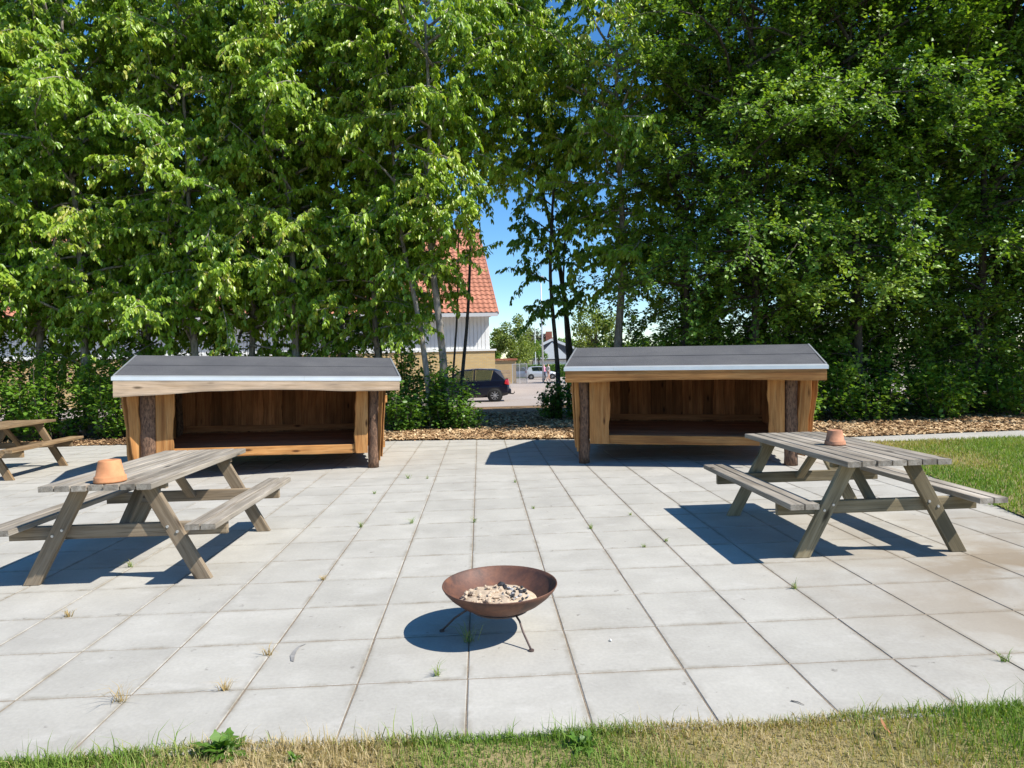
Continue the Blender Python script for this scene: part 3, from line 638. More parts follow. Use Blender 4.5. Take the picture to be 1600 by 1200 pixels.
# dead leaf, pebble, smudge, twigs
c = P(1381, 1150); mb = MB(); mb.add([(0, -.032, .012), (.013, -.01, .004), (.012, .014, .008), (0, .034, .02), (-.012, .014, .016), (-.014, -.01, .012), (0, 0, .002)], [(6, 0, 1), (6, 1, 2), (6, 2, 3), (6, 3, 4), (6, 4, 5), (6, 5, 0)])
tag(mb.build('dead_leaf', M['dead_leaf'], None, loc=(c[0], c[1], .03), rot=(.5, .2, .3)), 'curled brown dead leaf lying in the front grass', 'leaf')
lump('pebble', tuple(P(954, 1002)+np.array([0, 0, .006])), .011, M['pebble'], 4, 'small white pebble on the paving', 'pebble', None)
V = []; F = []; pts = [(478, 1007), (468, 1011), (461, 1018), (457, 1026), (457, 1034)]; wd = [.002, .006, .010, .013, .009]
for (x, y), w in zip(pts, wd):
    q = P(x, y); V += [(q[0]-w, q[1]+w*.5, .0045), (q[0]+w, q[1]-w*.5, .0045)]
tag(link(bpy.data.objects.new('soot_smudge', mesh_np('soot_smudge', V, [[(2*i, 2*i+1, 2*i+3, 2*i+2) for i in range(4)]], M['scuff']))), 'dark curved soot smudge on the pale paving', 'smudge')
a, b = P(1236, 1096), P(1257, 1103); m_ = (a+b)/2
tag(MB().tube([(a[0], a[1], .004), (m_[0]+.004, m_[1]+.002, .006), (b[0], b[1], .004)], [.0028, .0025, .0012], 6).build('twig', M['bark_tree']), 'short dry twig lying on the paving by the front grass', 'twig')

# ------------------------------------------------------------------ trees
UPV = np.array([0, 0, 1.0]); LIGHT = np.array([.42, -.50, .75])      # leaves turn towards the open, sunny side
def nrm(v): return v/np.maximum(np.linalg.norm(v, axis=-1, keepdims=True), 1e-9)
LT_ = np.array([(0, 0, 0), (.38, .5, .10), (.76, .30, .03), (1, 0, -.10), (.76, -.30, .03), (.38, -.5, .10)])
def leaf_mesh(name, pos, ax, nr, size, width, tint, m):
    ax = nrm(ax); b = nrm(np.cross(nr, ax)); nr = np.cross(ax, b); n = len(pos)
    V = pos[:, None]+size[:, None, None]*(ax[:, None]*LT_[None, :, 0:1]+b[:, None]*LT_[None, :, 1:2]*width+nr[:, None]*LT_[None, :, 2:3]*.8)
    i = np.arange(n)[:, None]*6; F = np.stack([i+np.array([[0, 1, 2, 3]]), i+np.array([[0, 3, 4, 5]])], 1).reshape(-1, 4)
    return mesh_np(name, V.reshape(-1, 3), [F], m, {'tint': np.repeat(tint, 2)})
class Wood:
    """thin tapering tubes gathered into one mesh"""
    def __init__(s): s.V = []; s.F = []; s.n = 0
    def tube(s, pts, r, k):
        pts = np.asarray(pts); m = len(pts); d = nrm(np.gradient(pts, axis=0)); ref = np.where(np.abs(d[:, 2:3]) < .9, UPV[None], np.array([[1., 0, 0]]))
        a = nrm(np.cross(d, ref)); c = np.cross(a, d); th = np.arange(k)*2*np.pi/k
        V = pts[:, None]+(a[:, None]*np.cos(th)[None, :, None]+c[:, None]*np.sin(th)[None, :, None])*np.asarray(r)[:, None, None]
        i = np.arange(m-1)[:, None]*k; j = np.arange(k)[None]; j2 = (j+1) % k
        s.F.append((np.stack([i+j, i+k+j, i+k+j2, i+j2], -1).reshape(-1, 4)+s.n)); s.V.append(V.reshape(-1, 3)); s.n += m*k
    def obj(s, name, m, parent): return link(bpy.data.objects.new(name, mesh_np(name, np.concatenate(s.V), s.F, m, smooth=True)), parent)
def grow(H, z0, R_, seed, style='cherry', nl=34, ntw=11, lean=(0, 0), r0=.09, low=.45, stems=1, barkm=None, leafm=None, sz_=1.0, front=0.0):
    """meshes of one tree standing at the origin: trunk, branches, crown"""
    r = np.random.default_rng(seed); barkm = barkm or M['bark_tree']; leafm = leafm or M['leaf_cherry']
    tw = Wood(); br = Wood(); LP = []; LA = []; LN = []; LS = []; LC = []
    ph = r.uniform(0, 6.28, 4)
    def tr(z): s = z/H; return np.array([lean[0]*s+.10*math.sin(s*5+ph[0])+.05*math.sin(s*13+ph[1]), lean[1]*s+.10*math.sin(s*4.5+ph[2]), z])
    for q in range(stems):
        off = np.array([0, 0, 0]) if q == 0 else np.array([r.normal(0, .22), r.normal(0, .22), 0])
        zz = np.linspace(-.05, H*.97, 15); tw.tube([tr(z)+off*(1+z*.12) for z in zz], r0*(1 if q == 0 else .6)*(1-.93*(zz/H).clip(0, 1)**.85)*(1+.25*np.exp(-zz.clip(0)*4)), 9)
    for k in range(nl):
        u = ((k+r.random())/nl)**(1.0 if style == 'cherry' else .95); z = z0+(H-z0)*u; az = k*2.39996+r.normal(0, .5)
        prof = (low+(1-low)*min(1, u/.5))*(1 if u < .7 else max(.22, 1-(u-.7)/.3*.8))
        Lb = R_*prof*r.uniform(.55, 1.2)*(1-front*min(1, u*3)*math.sin(az)); dh = np.array([math.cos(az), math.sin(az), 0]); el = r.uniform(-.1, .8)+.25*u; dr = r.uniform(.1, .7)
        s = np.linspace(0, 1, 8)[:, None]; sd = np.array([-dh[1], dh[0], 0])
        pts = tr(z)+dh*Lb*s+UPV*(Lb*(math.tan(el)*s-dr*s**2.2))+sd*(Lb*.14*np.sin(s*4+r.uniform(0, 6)))
        br.tube(pts, np.linspace(.014+.008*Lb, .004, 8), 5)
        nt_ = max(3, int(ntw*(Lb/R_+.2))); spl = r.normal(0, .09)
        for j in range(nt_):
            f = .15+.85*(j+r.random())/nt_; i0 = min(6, int(f*7)); p0 = pts[i0]+(pts[i0+1]-pts[i0])*(f*7-i0)
            bd = nrm(pts[i0+1]-pts[i0]); sg = 1 if j % 2 else -1; ang = r.uniform(.4, 1.35)*sg
            td = nrm(bd*math.cos(ang)+np.cross(UPV, bd)*math.sin(ang)+UPV*r.normal(.0 if style == 'cherry' else .12, .75)); lt = r.uniform(.35, .95)*(1.15-.35*f)
            ns = max(3, int(lt/.095)); tt = (np.arange(ns)+.6)/ns; sag = r.uniform(.1, .5) if style == 'cherry' else .15
            tp = p0+td*lt*np.linspace(0, 1, 4)[:, None]-UPV*lt*sag*np.linspace(0, 1, 4)[:, None]**2
            br.tube(tp, [.006, .005, .004, .0025], 3)
            sp = p0+td*lt*tt[:, None]-UPV*lt*sag*tt[:, None]**2; spt = spl+r.normal(0, .09)
            if style == 'cherry':
                m_ = 6; q = ns*m_; pos = np.repeat(sp, m_, 0)+r.normal(0, .022, (q, 3)); a = r.uniform(0, 6.28, q)
                rd = np.stack([np.cos(a), np.sin(a), 0*a], 1); ax = rd*r.uniform(.25, .9, q)[:, None]+td*.25-UPV*r.uniform(.5, 1.1, q)[:, None]
                nr = rd*.45+LIGHT*.9+r.normal(0, .3, (q, 3)); sz = r.uniform(.08, .175, q)*sz_
            else:
                m_ = 6; q = ns*m_; pos = np.repeat(sp, m_, 0)+r.normal(0, .045, (q, 3)); a = r.uniform(0, 6.28, q)
                rd = np.stack([np.cos(a), np.sin(a), 0*a], 1); ax = rd+td*.7+UPV*r.normal(-.12, .3, q)[:, None]
                nr = UPV*.35+LIGHT*.8+r.normal(0, .42, (q, 3))+dh*.2; sz = r.uniform(.05, .115, q)*sz_
            LP.append(pos); LA.append(ax); LN.append(nr); LS.append(sz); LC.append(np.clip(.40+spt+.2*f+r.normal(0, .13, q), 0, .93)+(r.random(q) < .012)*.07)
    LP, LA, LN, LS, LC = map(np.concatenate, (LP, LA, LN, LS, LC))
    return [(n_, mesh_np(n_, np.concatenate(w.V), w.F, barkm, smooth=True)) for n_, w in (('trunk', tw), ('branches', br))]+[('crown', leaf_mesh('crown', LP, LA, LN, LS, .50 if style == 'cherry' else .74, LC, leafm))]
def plant(name, label, group, X_, Y_, parts, rz=0.0, s=1.0):
    root = empty(name, (X_, Y_, float(GZ(Y_))), rz); root.scale = (s, s, s); tag(root, label, 'tree', group)
    for n_, me in parts: link(bpy.data.objects.new(n_, me), root)
    return root
CHV = [grow(11.8, 2.1, 2.8, 20+k, nl=66, ntw=16, r0=.10, low=.8, lean=((.2, -.3, .3, -.2)[k], 0)) for k in range(4)]
LEFT = [(-14.6, 16.3, 'well beyond the brown picnic table'), (-13.3, 17.2, 'farthest behind the brown picnic table'), (-11.9, 16.2, 'behind the brown picnic table'), (-10.6, 17.0, 'just right of the brown picnic table'), (-9.3, 16.1, 'between the brown table and the pale-fascia shelter'), (-8.1, 17.1, 'behind the left wall of the pale-fascia shelter'), (-6.8, 16.2, 'behind the left end of the pale-fascia roof'), (-5.6, 17.2, 'behind the left half of the pale-fascia shelter'), (-4.5, 16.3, 'behind the middle of the pale-fascia shelter'), (-3.4, 17.2, 'behind the right half of the pale-fascia shelter'), (-2.5, 16.6, 'behind the right end of the pale-fascia roof')]
for k, (x, y, w) in enumerate(LEFT):
    plant('cherry_tree', 'wild cherry tree with drooping leaves '+w, 'front rows of cherry trees', x, y, CHV[(k*3) % 4], (0.3, -.5, .45, .1, -.45, .6, -.2, .35, -.6, .15, .5)[k], (1, .93, 1.04, .97, 1.06, .9, 1.02, .95, 1.05, .92, .88)[k])
CBV = [grow(11.4, 2.6, 2.5, 40+k, nl=44, ntw=14, r0=.075, low=.55, barkm=M['bark_dark']) for k in range(2)]
for k, (x, y) in enumerate(((-15.2, 19.6), (-12.4, 19.9), (-9.8, 20.2), (-7.4, 19.7), (-5.2, 19.8), (-3.0, 19.6))):
    plant('cherry_tree', 'thin dark-stemmed cherry tree in the back row between the red-roofed hall and the front cherries', 'back row of cherry trees', x, y, CBV[k % 2], (-.4, .3, .6, -.2, .1, -.6)[k])
plant('cherry_tree', 'grey-stemmed cherry tree beside the gap to the parking lot', None, -.93, 15.4, grow(12.0, 3.2, 2.6, 60, nl=52, ntw=15, r0=.105, lean=(.0, -.3), low=.33))
plant('cherry_tree', 'leaning slender cherry tree next to the grey-stemmed one at the gap', None, -1.12, 15.55, grow(10.5, 3.3, 2.0, 61, nl=38, ntw=13, r0=.08, lean=(-1.1, .2), low=.4))
plant('slim_tree', 'twin-stemmed slim tree between the grey-stemmed cherry and the blue car', None, -.45, 17.2, grow(11.4, 6.3, 2.1, 62, nl=34, ntw=13, r0=.055, lean=(.9, .2), low=.7, barkm=M['bark_dark'], stems=2))
plant('slim_tree', 'slim dark twin-trunk tree at the gap beside the orange-tan shelter', None, 2.15, 18.0, grow(11.0, 2.6, 1.15, 63, nl=34, ntw=10, r0=.075, lean=(-.2, 0), low=.5, barkm=M['bark_dark'], leafm=M['leaf_shrub'], stems=2))
plant('cherry_tree', 'tall cherry tree arching over the orange-tan shelter roof', None, 3.6, 17.4, grow(12.2, 3.2, 3.4, 64, nl=74, ntw=16, r0=.13, lean=(-.2, -1.7), low=.36))
plant('cherry_tree', 'high-crowned cherry tree behind the arching one', None, 2.9, 19.8, grow(12.2, 6.2, 2.9, 65, nl=46, ntw=14, r0=.10, lean=(-1.9, -.9), low=.6, barkm=M['bark_dark']))
HBV = [grow(11.6, .35, 2.9, 70+k, style='dense', nl=96, ntw=16, r0=.12, low=.5, front=.38, lean=(0, -.9), barkm=M['bark_dark'], leafm=M['leaf_dense']) for k in range(2)]
for k, (x, y, s, w) in enumerate(((5.0, 16.4, .85, 'behind the right end of the orange-tan shelter'), (6.3, 15.3, .95, 'just beyond the right wall of the orange-tan shelter'), (7.5, 16.4, 1.0, 'between the orange-tan shelter and the lawn path'), (8.8, 15.3, .97, 'behind the near half of the lawn path'), (10.1, 16.3, 1.05, 'behind the middle of the lawn path'), (11.4, 15.2, .98, 'behind the far half of the lawn path'), (12.8, 16.2, 1.04, 'at the far end of the lawn path'), (14.4, 15.4, 1, 'just past the end of the lawn path'), (16.4, 15.9, 1.03, 'well past the end of the lawn path'))):
    plant('hornbeam_tree', 'dense tree leafy to the ground '+w, 'dense trees behind the lawn path', x, y, HBV[k % 2], (.3, -.2, .7, -.6, .1, .5, -.4, .2, -.1)[k], s)
for k, (x, y) in enumerate(((5.9, 19.2), (8.2, 19.4), (10.8, 19.3), (13.8, 19.4), (17.0, 18.5))):
    plant('hornbeam_tree', 'dense tree in the second row behind the lawn path', 'second row of dense trees', x, y, HBV[(k+1) % 2], (-.4, .5, 0, .3, -.2)[k])

def shrub(px, py, h, w, seed, label, group=None, leafm=None, style='dense', nst=14, base=None, sc=1.0):
    b = G(px, py) if base is None else base; r = np.random.default_rng(seed); root = empty('shrub', (b[0], b[1], float(GZ(b[1])))); tag(root, label, 'shrub', group)
    st = Wood(); A = [[], [], [], [], []]
    for k in range(nst):
        az = r.uniform(0, 6.28); o = w*.5*math.sqrt(r.random()); hh = h*r.uniform(.55, 1.05)*(1-.35*(o/(w*.5))**2); top = np.array([math.cos(az)*o, math.sin(az)*o*.8, hh]); s = np.linspace(0, 1, 6)[:, None]
        pts = np.array([math.cos(az)*o*.25, math.sin(az)*o*.25, -.03])*(1-s)+top*s+np.array([math.cos(az), math.sin(az), 0])*w*.12*np.sin(s*3.1); st.tube(pts, np.linspace(.014, .004, 6), 4)
        ns = max(5, int(hh/.085)); f = r.uniform(.12, 1, ns); c0 = np.stack([np.interp(f, s[:, 0], pts[:, i]) for i in range(3)], 1); m_ = 8
        pos = np.repeat(c0, m_, 0)+r.normal(0, .10, (ns*m_, 3))*np.array([1, 1, .7]); a = r.uniform(0, 6.28, ns*m_); rd = np.stack([np.cos(a), np.sin(a), 0*a], 1)
        A[0].append(pos); A[1].append(rd+UPV*r.normal(-.25, .3, ns*m_)[:, None]); A[2].append(UPV+r.normal(0, .4, (ns*m_, 3))); A[3].append(r.uniform(.06, .12, ns*m_)*sc); A[4].append(np.clip(.4+r.normal(0, .1)+r.normal(0, .16, ns*m_), 0, 1))
    A = [np.concatenate(a) for a in A]
    st.obj('stems', M['bark_dark'], root); link(bpy.data.objects.new('foliage', leaf_mesh('foliage', A[0], A[1], A[2], A[3], .78, A[4], leafm or M['leaf_shrub'])), root)
UN = 'dark leafy undergrowth shrub below the cherry row'
UG = [(-12.6, 15.6, 2.2, 2.2), (-10.9, 15.3, 2.0, 2.0), (-9.4, 15.2, 2.3, 1.9), (-7.9, 15.2, 2.2, 1.9), (-6.3, 15.4, 2.0, 1.8), (-5.0, 15.8, 1.9, 1.7), (-3.6, 16.0, 1.8, 1.6), (-13.5, 17.6, 3.4, 2.4), (-11.4, 17.6, 3.6, 2.4), (-9.3, 17.8, 3.2, 2.3), (-7.3, 17.9, 3.5, 2.2), (-5.4, 18.0, 3.0, 2.2), (-3.7, 18.0, 3.3, 1.9), (-2.3, 17.9, 2.7, 1.3)]
for k, (x, y, h, w) in enumerate(UG):
    shrub(0, 0, h, w, 200+k, UN if k < 7 else 'tall leafy sapling thicket between the two cherry rows', 'undergrowth below the cherry row' if k < 7 else 'sapling thickets between the cherry rows', leafm=M['leaf_dense'], nst=22 if k < 7 else 15, base=(x, y))
for k, (x, y, h, w, lb) in enumerate(((-1.75, 14.9, 1.05, .95, 'round green shrub right beside the pale-fascia shelter wall'), (-.72, 15.25, 1.85, .85, 'upright bright green sapling against the grey cherry stem'), (-.55, 15.0, .75, 1.1, 'low spreading bright green shrub at the gap by the blue car'), (-1.45, 16.1, 1.9, 1.4, 'leafy shrub behind the right wall of the pale-fascia shelter'), (1.85, 17.4, 1.2, .7, 'dark leafy sapling clump at the foot of the slim twin trunks'), (2.6, 17.0, 1.6, 1.0, 'dark shrub behind the left wall of the orange-tan shelter'))):
    shrub(0, 0, h, w, 230+k, lb, nst=18, base=(x, y))
for k, (x, y, h, w) in enumerate(((4.3, 17.6, 3.4, 2.0), (6.2, 17.8, 3.8, 2.4), (8.2, 17.7, 3.6, 2.4), (10.3, 17.8, 3.8, 2.5), (12.5, 17.7, 3.6, 2.5), (14.8, 17.6, 3.6, 2.5))):
    shrub(0, 0, h, w, 270+k, 'tall shady thicket between the two rows of dense trees', 'thickets between the dense trees', leafm=M['leaf_dense'], nst=24, base=(x, y))
for k, (x, y, h, w) in enumerate(((5.2, 14.5, 1.6, 1.7), (6.6, 14.0, 1.4, 1.8), (8.2, 14.1, 1.5, 1.9), (9.9, 14.0, 1.4, 1.9), (11.7, 14.2, 1.5, 2.0), (3.9, 15.2, 1.7, 1.6))):
    shrub(0, 0, h, w, 250+k, 'dark green shrub skirting the dense trees behind the lawn path', 'shrubs skirting the dense trees', leafm=M['leaf_dense'], nst=24, base=(x, y))

# ------------------------------------------------------------------ hall with the red tile roof
BA = rad(8.0)          # facade turned a little
bc = AT(773, 545, 38.2)                       # right-hand front corner of the brick wall
hall = empty('brick_hall', (bc[0], bc[1], float(GZ(bc[1]))), BA); tag(hall, 'long yellow brick hall with white boarding and red tiled roof', 'building')
LH = 46.0; z0 = hall.location.z; zl = 2.02-z0; ze = 4.02-z0; DP = 13.0
MB().box(-LH, 0, 0, DP, -.1, zl).build('brick_wall', M['brick_yellow'], hall)
MB().box(-LH-.05, .08, -.07, DP+.05, zl, zl+.10).build('wall_ledge', M['render_white'], hall)
MB().box(-LH, -.30, .10, DP-.1, zl+.10, ze+.05).build('upper_wall', M['render_white'], hall)
mb = MB()
for k in range(int(LH/.22)-2):
    x = -.32-.22*k; mb.box(x-.185, x, .072, .098, zl+.12, ze)
tag(mb.build('cladding_boards', M['render_white'], hall), kind='stuff')
mb = MB(); mb.box(-.29, -.265, .12, DP-.1, zl+.1, ze); mb.build('corner_board', M['render_white'], hall)
MB().box(-LH-.3, .12, -.62, .09, ze-.04, ze+.06).build('eave_soffit', M['fascia_grey'], hall)
MB().box(-LH-.3, .12, -.68, -.625, ze-.10, ze+.10).build('gutter_board', M['fascia_grey'], hall)
# rolled clay tiles: one column profile repeated, rows stepped
yr, zr = 6.4, ze+.1+6.4*.93; cw = .30; ncol = int((LH+.6)/cw); nrow = 22; mb_v = []; mb_f = []
prof_x = [0, .05, .11, .17, .23, .30]; prof_z = [0.02, .05, .055, .02, 0, .02]
for j in range(nrow):
    for e in range(2):
        s = (j+e)/nrow; y = -.66+(yr+.66)*s; z = ze+.09+(zr-ze-.09)*s+(.035 if e == 0 else 0.0)
        for c in range(ncol):
            for q in range(5): mb_v.append((.16-c*cw-prof_x[q], y, z+prof_z[q]))
        mb_v.append((.16-ncol*cw, y, z+.02))
w_ = ncol*5+1; I = np.arange(w_-1); F = np.concatenate([np.stack([(2*j)*w_+I, (2*j+1)*w_+I, (2*j+1)*w_+I+1, (2*j)*w_+I+1], 1) for j in range(nrow)])
tag(link(bpy.data.objects.new('roof_tiles', mesh_np('roof_tiles', mb_v, [F], M['tile'])), hall), kind='stuff')
MB().add([(.10, -.64, ze+.04), (.10, yr, zr-.04), (.10, 2*yr+.6, ze+.04), (-LH-.3, -.64, ze+.04), (-LH-.3, yr, zr-.04), (-LH-.3, 2*yr+.6, ze+.04)], [(0, 1, 2), (3, 5, 4), (1, 4, 5, 2), (0, 3, 4, 1), (0, 2, 5, 3)]).build('roof', M['tile'], hall)
MB().bar((.15, -.66, ze+.06), (.15, yr, zr), .05, .16).build('verge_board', M['tile'], hall)
MB().box(-12.6, -11.7, 5.6, 6.5, zr-1.0, zr+.55).build('chimney', M['render_white'], hall)

# small brick outbuilding, slat fence, mesh enclosure
c = AT(807, 593, 62); ob = empty('brick_outbuilding', (c[0], c[1], float(GZ(c[1])))); tag(ob, 'low yellow brick outbuilding with flat roof at the far side of the lot', 'building')
MB().box(-6, 0, 0, 4, 0, 2.15).build('wall', M['brick_yellow'], ob); MB().box(-6.1, .12, -.12, 4.1, 2.155, 2.32).build('roof', M['chimney'], ob)
fe = empty('slat_fence', (c[0]-3.2, c[1]-1.2, float(GZ(c[1]-1.2)))); tag(fe, 'horizontal wooden slat fence before the brick outbuilding', 'fence')
for k in range(6): MB().box(0, 2.6, 0, .03, .1+.2*k, .26+.2*k).build('slat', M['larch_pale'], fe)
for x in (0, 1.3, 2.55): MB().box(x, x+.08, .032, .11, 0, 1.3).build('post', M['larch_pale'], fe)
c = AT(800.5, 593, 60); me_ = empty('mesh_enclosure', (c[0], c[1], float(GZ(c[1])))); tag(me_, 'grey metal mesh enclosure beside the brick outbuilding', 'enclosure')
for x in (0, .65, 1.3): MB().box(x, x+.05, 0, .05, 0, 1.75).build('post', M['pole'], me_)
MB().box(0, 1.35, -.002, .052, 1.752, 1.80).build('rail', M['pole'], me_)
for k in range(15): MB().box(.06+.086*k, .10+.086*k, .015, .03, .05, 1.75).build('bar', M['hedge_mesh'], me_)

# ------------------------------------------------------------------ far house, hedge, poles, far trees
c = AT(838, 590, 96); z0 = float(GZ(c[1])); hs = empty('grey_house', (c[0], c[1], z0), rad(-8)); tag(hs, 'distant house with dark grey gable roof and brick chimney', 'building')
MB().box(-.4, 9, 0, 8, 0, 2.6).build('wall', M['render_white'], hs)
MB().add([(-4.2, -.5, 2.35), (2.4, -.5, 5.3), (9.4, -.5, 2.35), (-4.2, 8.5, 2.35), (2.4, 8.5, 5.3), (9.4, 8.5, 2.35)], [(0, 1, 2), (3, 5, 4), (0, 3, 4, 1), (1, 4, 5, 2), (0, 2, 5, 3)]).build('roof', M['slate'], hs)
MB().bar((-.6, -.62, 3.85), (2.4, -.62, 5.25), .08, .34).build('bargeboard', M['render_white'], hs); MB().bar((2.4, -.62, 5.25), (8.8, -.62, 2.6), .08, .34).build('bargeboard', M['render_white'], hs)
MB().prism([(.0, 2.5), (4.8, 2.5), (2.4, 4.9)], -.60, -.52).build('gable_wall', M['render_white'], hs)
MB().box(1.4, 2.3, 2, 2.9, 4.2, 6.5).build('chimney', M['chimney'], hs)
def leafball(name, label, px, py, D, rx, rz, n, size, m, seed, cat='tree', trunk=True, group=None):
    c = AT(px, py, D); zg = float(GZ(c[1])); root = empty(name, (c[0], c[1], zg)); tag(root, label, cat, group); r = np.random.default_rng(seed); h = c[2]-zg
    K = 26; cc = nrm(r.normal(0, 1, (K, 3)))*r.uniform(.35, .85, (K, 1))*np.array([rx, rx, rz]); i = r.integers(0, K, n); rs = r.uniform(.18, .36, K)
    pos = cc[i]+nrm(r.normal(0, 1, (n, 3)))*(rs[i]*min(rx, rz)*r.random(n)**.4)[:, None]+np.array([0, 0, h]); pos = pos[pos[:, 2] > .1]; n = len(pos)
    if trunk:
        w_ = Wood(); w_.tube([(0, 0, -.1), (.05, 0, h*.5), (0, .05, h), (.05, 0, h+rz*.6)], [.16, .12, .09, .03], 8)
        for k in range(0, K, 2): w_.tube([(0, 0, h*.75), cc[k]*.5+np.array([0, 0, h*.9]), cc[k]+np.array([0, 0, h])], [.06, .04, .015], 4)
        w_.obj('trunk', M['bark_dark'], root)
    link(bpy.data.objects.new('crown', leaf_mesh('crown', pos, r.normal(0, 1, (n, 3)), UPV+r.normal(0, .6, (n, 3)), r.uniform(.7, 1.3, n)*size, .7, r.random(n), m)), root)
leafball('far_tree', 'yellow-green broadleaf tree beside the red-roofed hall', 797, 532, 72, 2.7, 3.3, 6000, .22, M['leaf_far_yellow'], 1)
leafball('far_tree', 'smaller lime-green tree next to the yellow-green one', 822, 549, 84, 1.7, 1.9, 2600, .22, M['leaf_far_yellow'], 2)
leafball('far_tree', 'olive-grey tree on the skyline behind the parked cars', 832, 533, 105, 2.2, 2.6, 3000, .26, M['leaf_far_grey'], 3)
leafball('far_tree', 'copper-leaved tree on the skyline beside the chimney', 849, 536, 112, 2.2, 1.8, 2500, .26, M['leaf_far_purple'], 4)
leafball('far_tree', 'round green tree on the skyline before the grey house', 841, 548, 92, 1.6, 1.5, 2200, .2, M['leaf_shrub'], 5)
leafball('far_tree', 'pale green tree beyond the slim twin trunks', 930, 520, 60, 2.6, 2.8, 5000, .2, M['leaf_far_yellow'], 6)
for k, (px, D, rx) in enumerate(((700, 120, 5), (760, 125, 5), (880, 120, 4.5), (930, 125, 5), (990, 118, 5), (1060, 122, 5))):
    leafball('far_tree', 'distant green tree on the skyline beyond the lot', px, 550, D, rx, 3.0, 2200, .4, M['leaf_dense'], 10+k, group='distant trees beyond the lot')
c = AT(822, 592, 88); hd = empty('clipped_hedge', (c[0], c[1], float(GZ(c[1])))); tag(hd, 'clipped green hedge along the far side of the lot', 'hedge')
r = np.random.default_rng(5); n = 9000; pos = np.stack([r.uniform(-2.2, 16, n), r.uniform(-.4, .4, n), r.uniform(0, 1.75, n)], 1); pos[:, 1] = np.where(r.random(n) < .6, -.4+r.normal(0, .04, n), pos[:, 1])
MB().box(-2.2, 16, -.36, .36, 0, 1.65).build('hedge_core', M['leaf_dense'], hd)
link(bpy.data.objects.new('foliage', leaf_mesh('foliage', pos, r.normal(0, 1, (n, 3)), UPV+r.normal(0, .7, (n, 3)), r.uniform(.10, .2, n), .7, r.random(n), M['leaf_shrub'])), hd)
c = AT(849, 596, 60); lp = empty('street_lamp', (c[0], c[1], float(GZ(c[1])))); tag(lp, 'tall slim galvanised lamp post standing in the lot', 'street lamp')
MB().tube([(0, 0, 0), (0, 0, 4), (-.03, 0, 9.4)], [.085, .07, .045], 10).build('pole', M['pole'], lp, smooth=True)
MB().box(-.20, .26, -.14, .14, 9.4, 9.52).build('lamp_head', M['pole'], lp, bevel=.03); MB().box(-.16, .22, -.10, .10, 9.36, 9.395).build('lamp_glass', M['render_white'], lp)
c = AT(837.5, 590, 90); fp = empty('flagpole', (c[0], c[1], float(GZ(c[1])))); tag(fp, 'white flagpole without a flag near the grey house', 'flagpole')
MB().tube([(0, 0, 0), (0, 0, 7.0)], [.07, .04], 8).build('pole', M['render_white'], fp); MB().lathe([(0, .09), (.06, .05), (.06, -.02), (0, -.05)], 10).build('finial', M['render_white'], fp, loc=(0, 0, 7.05))

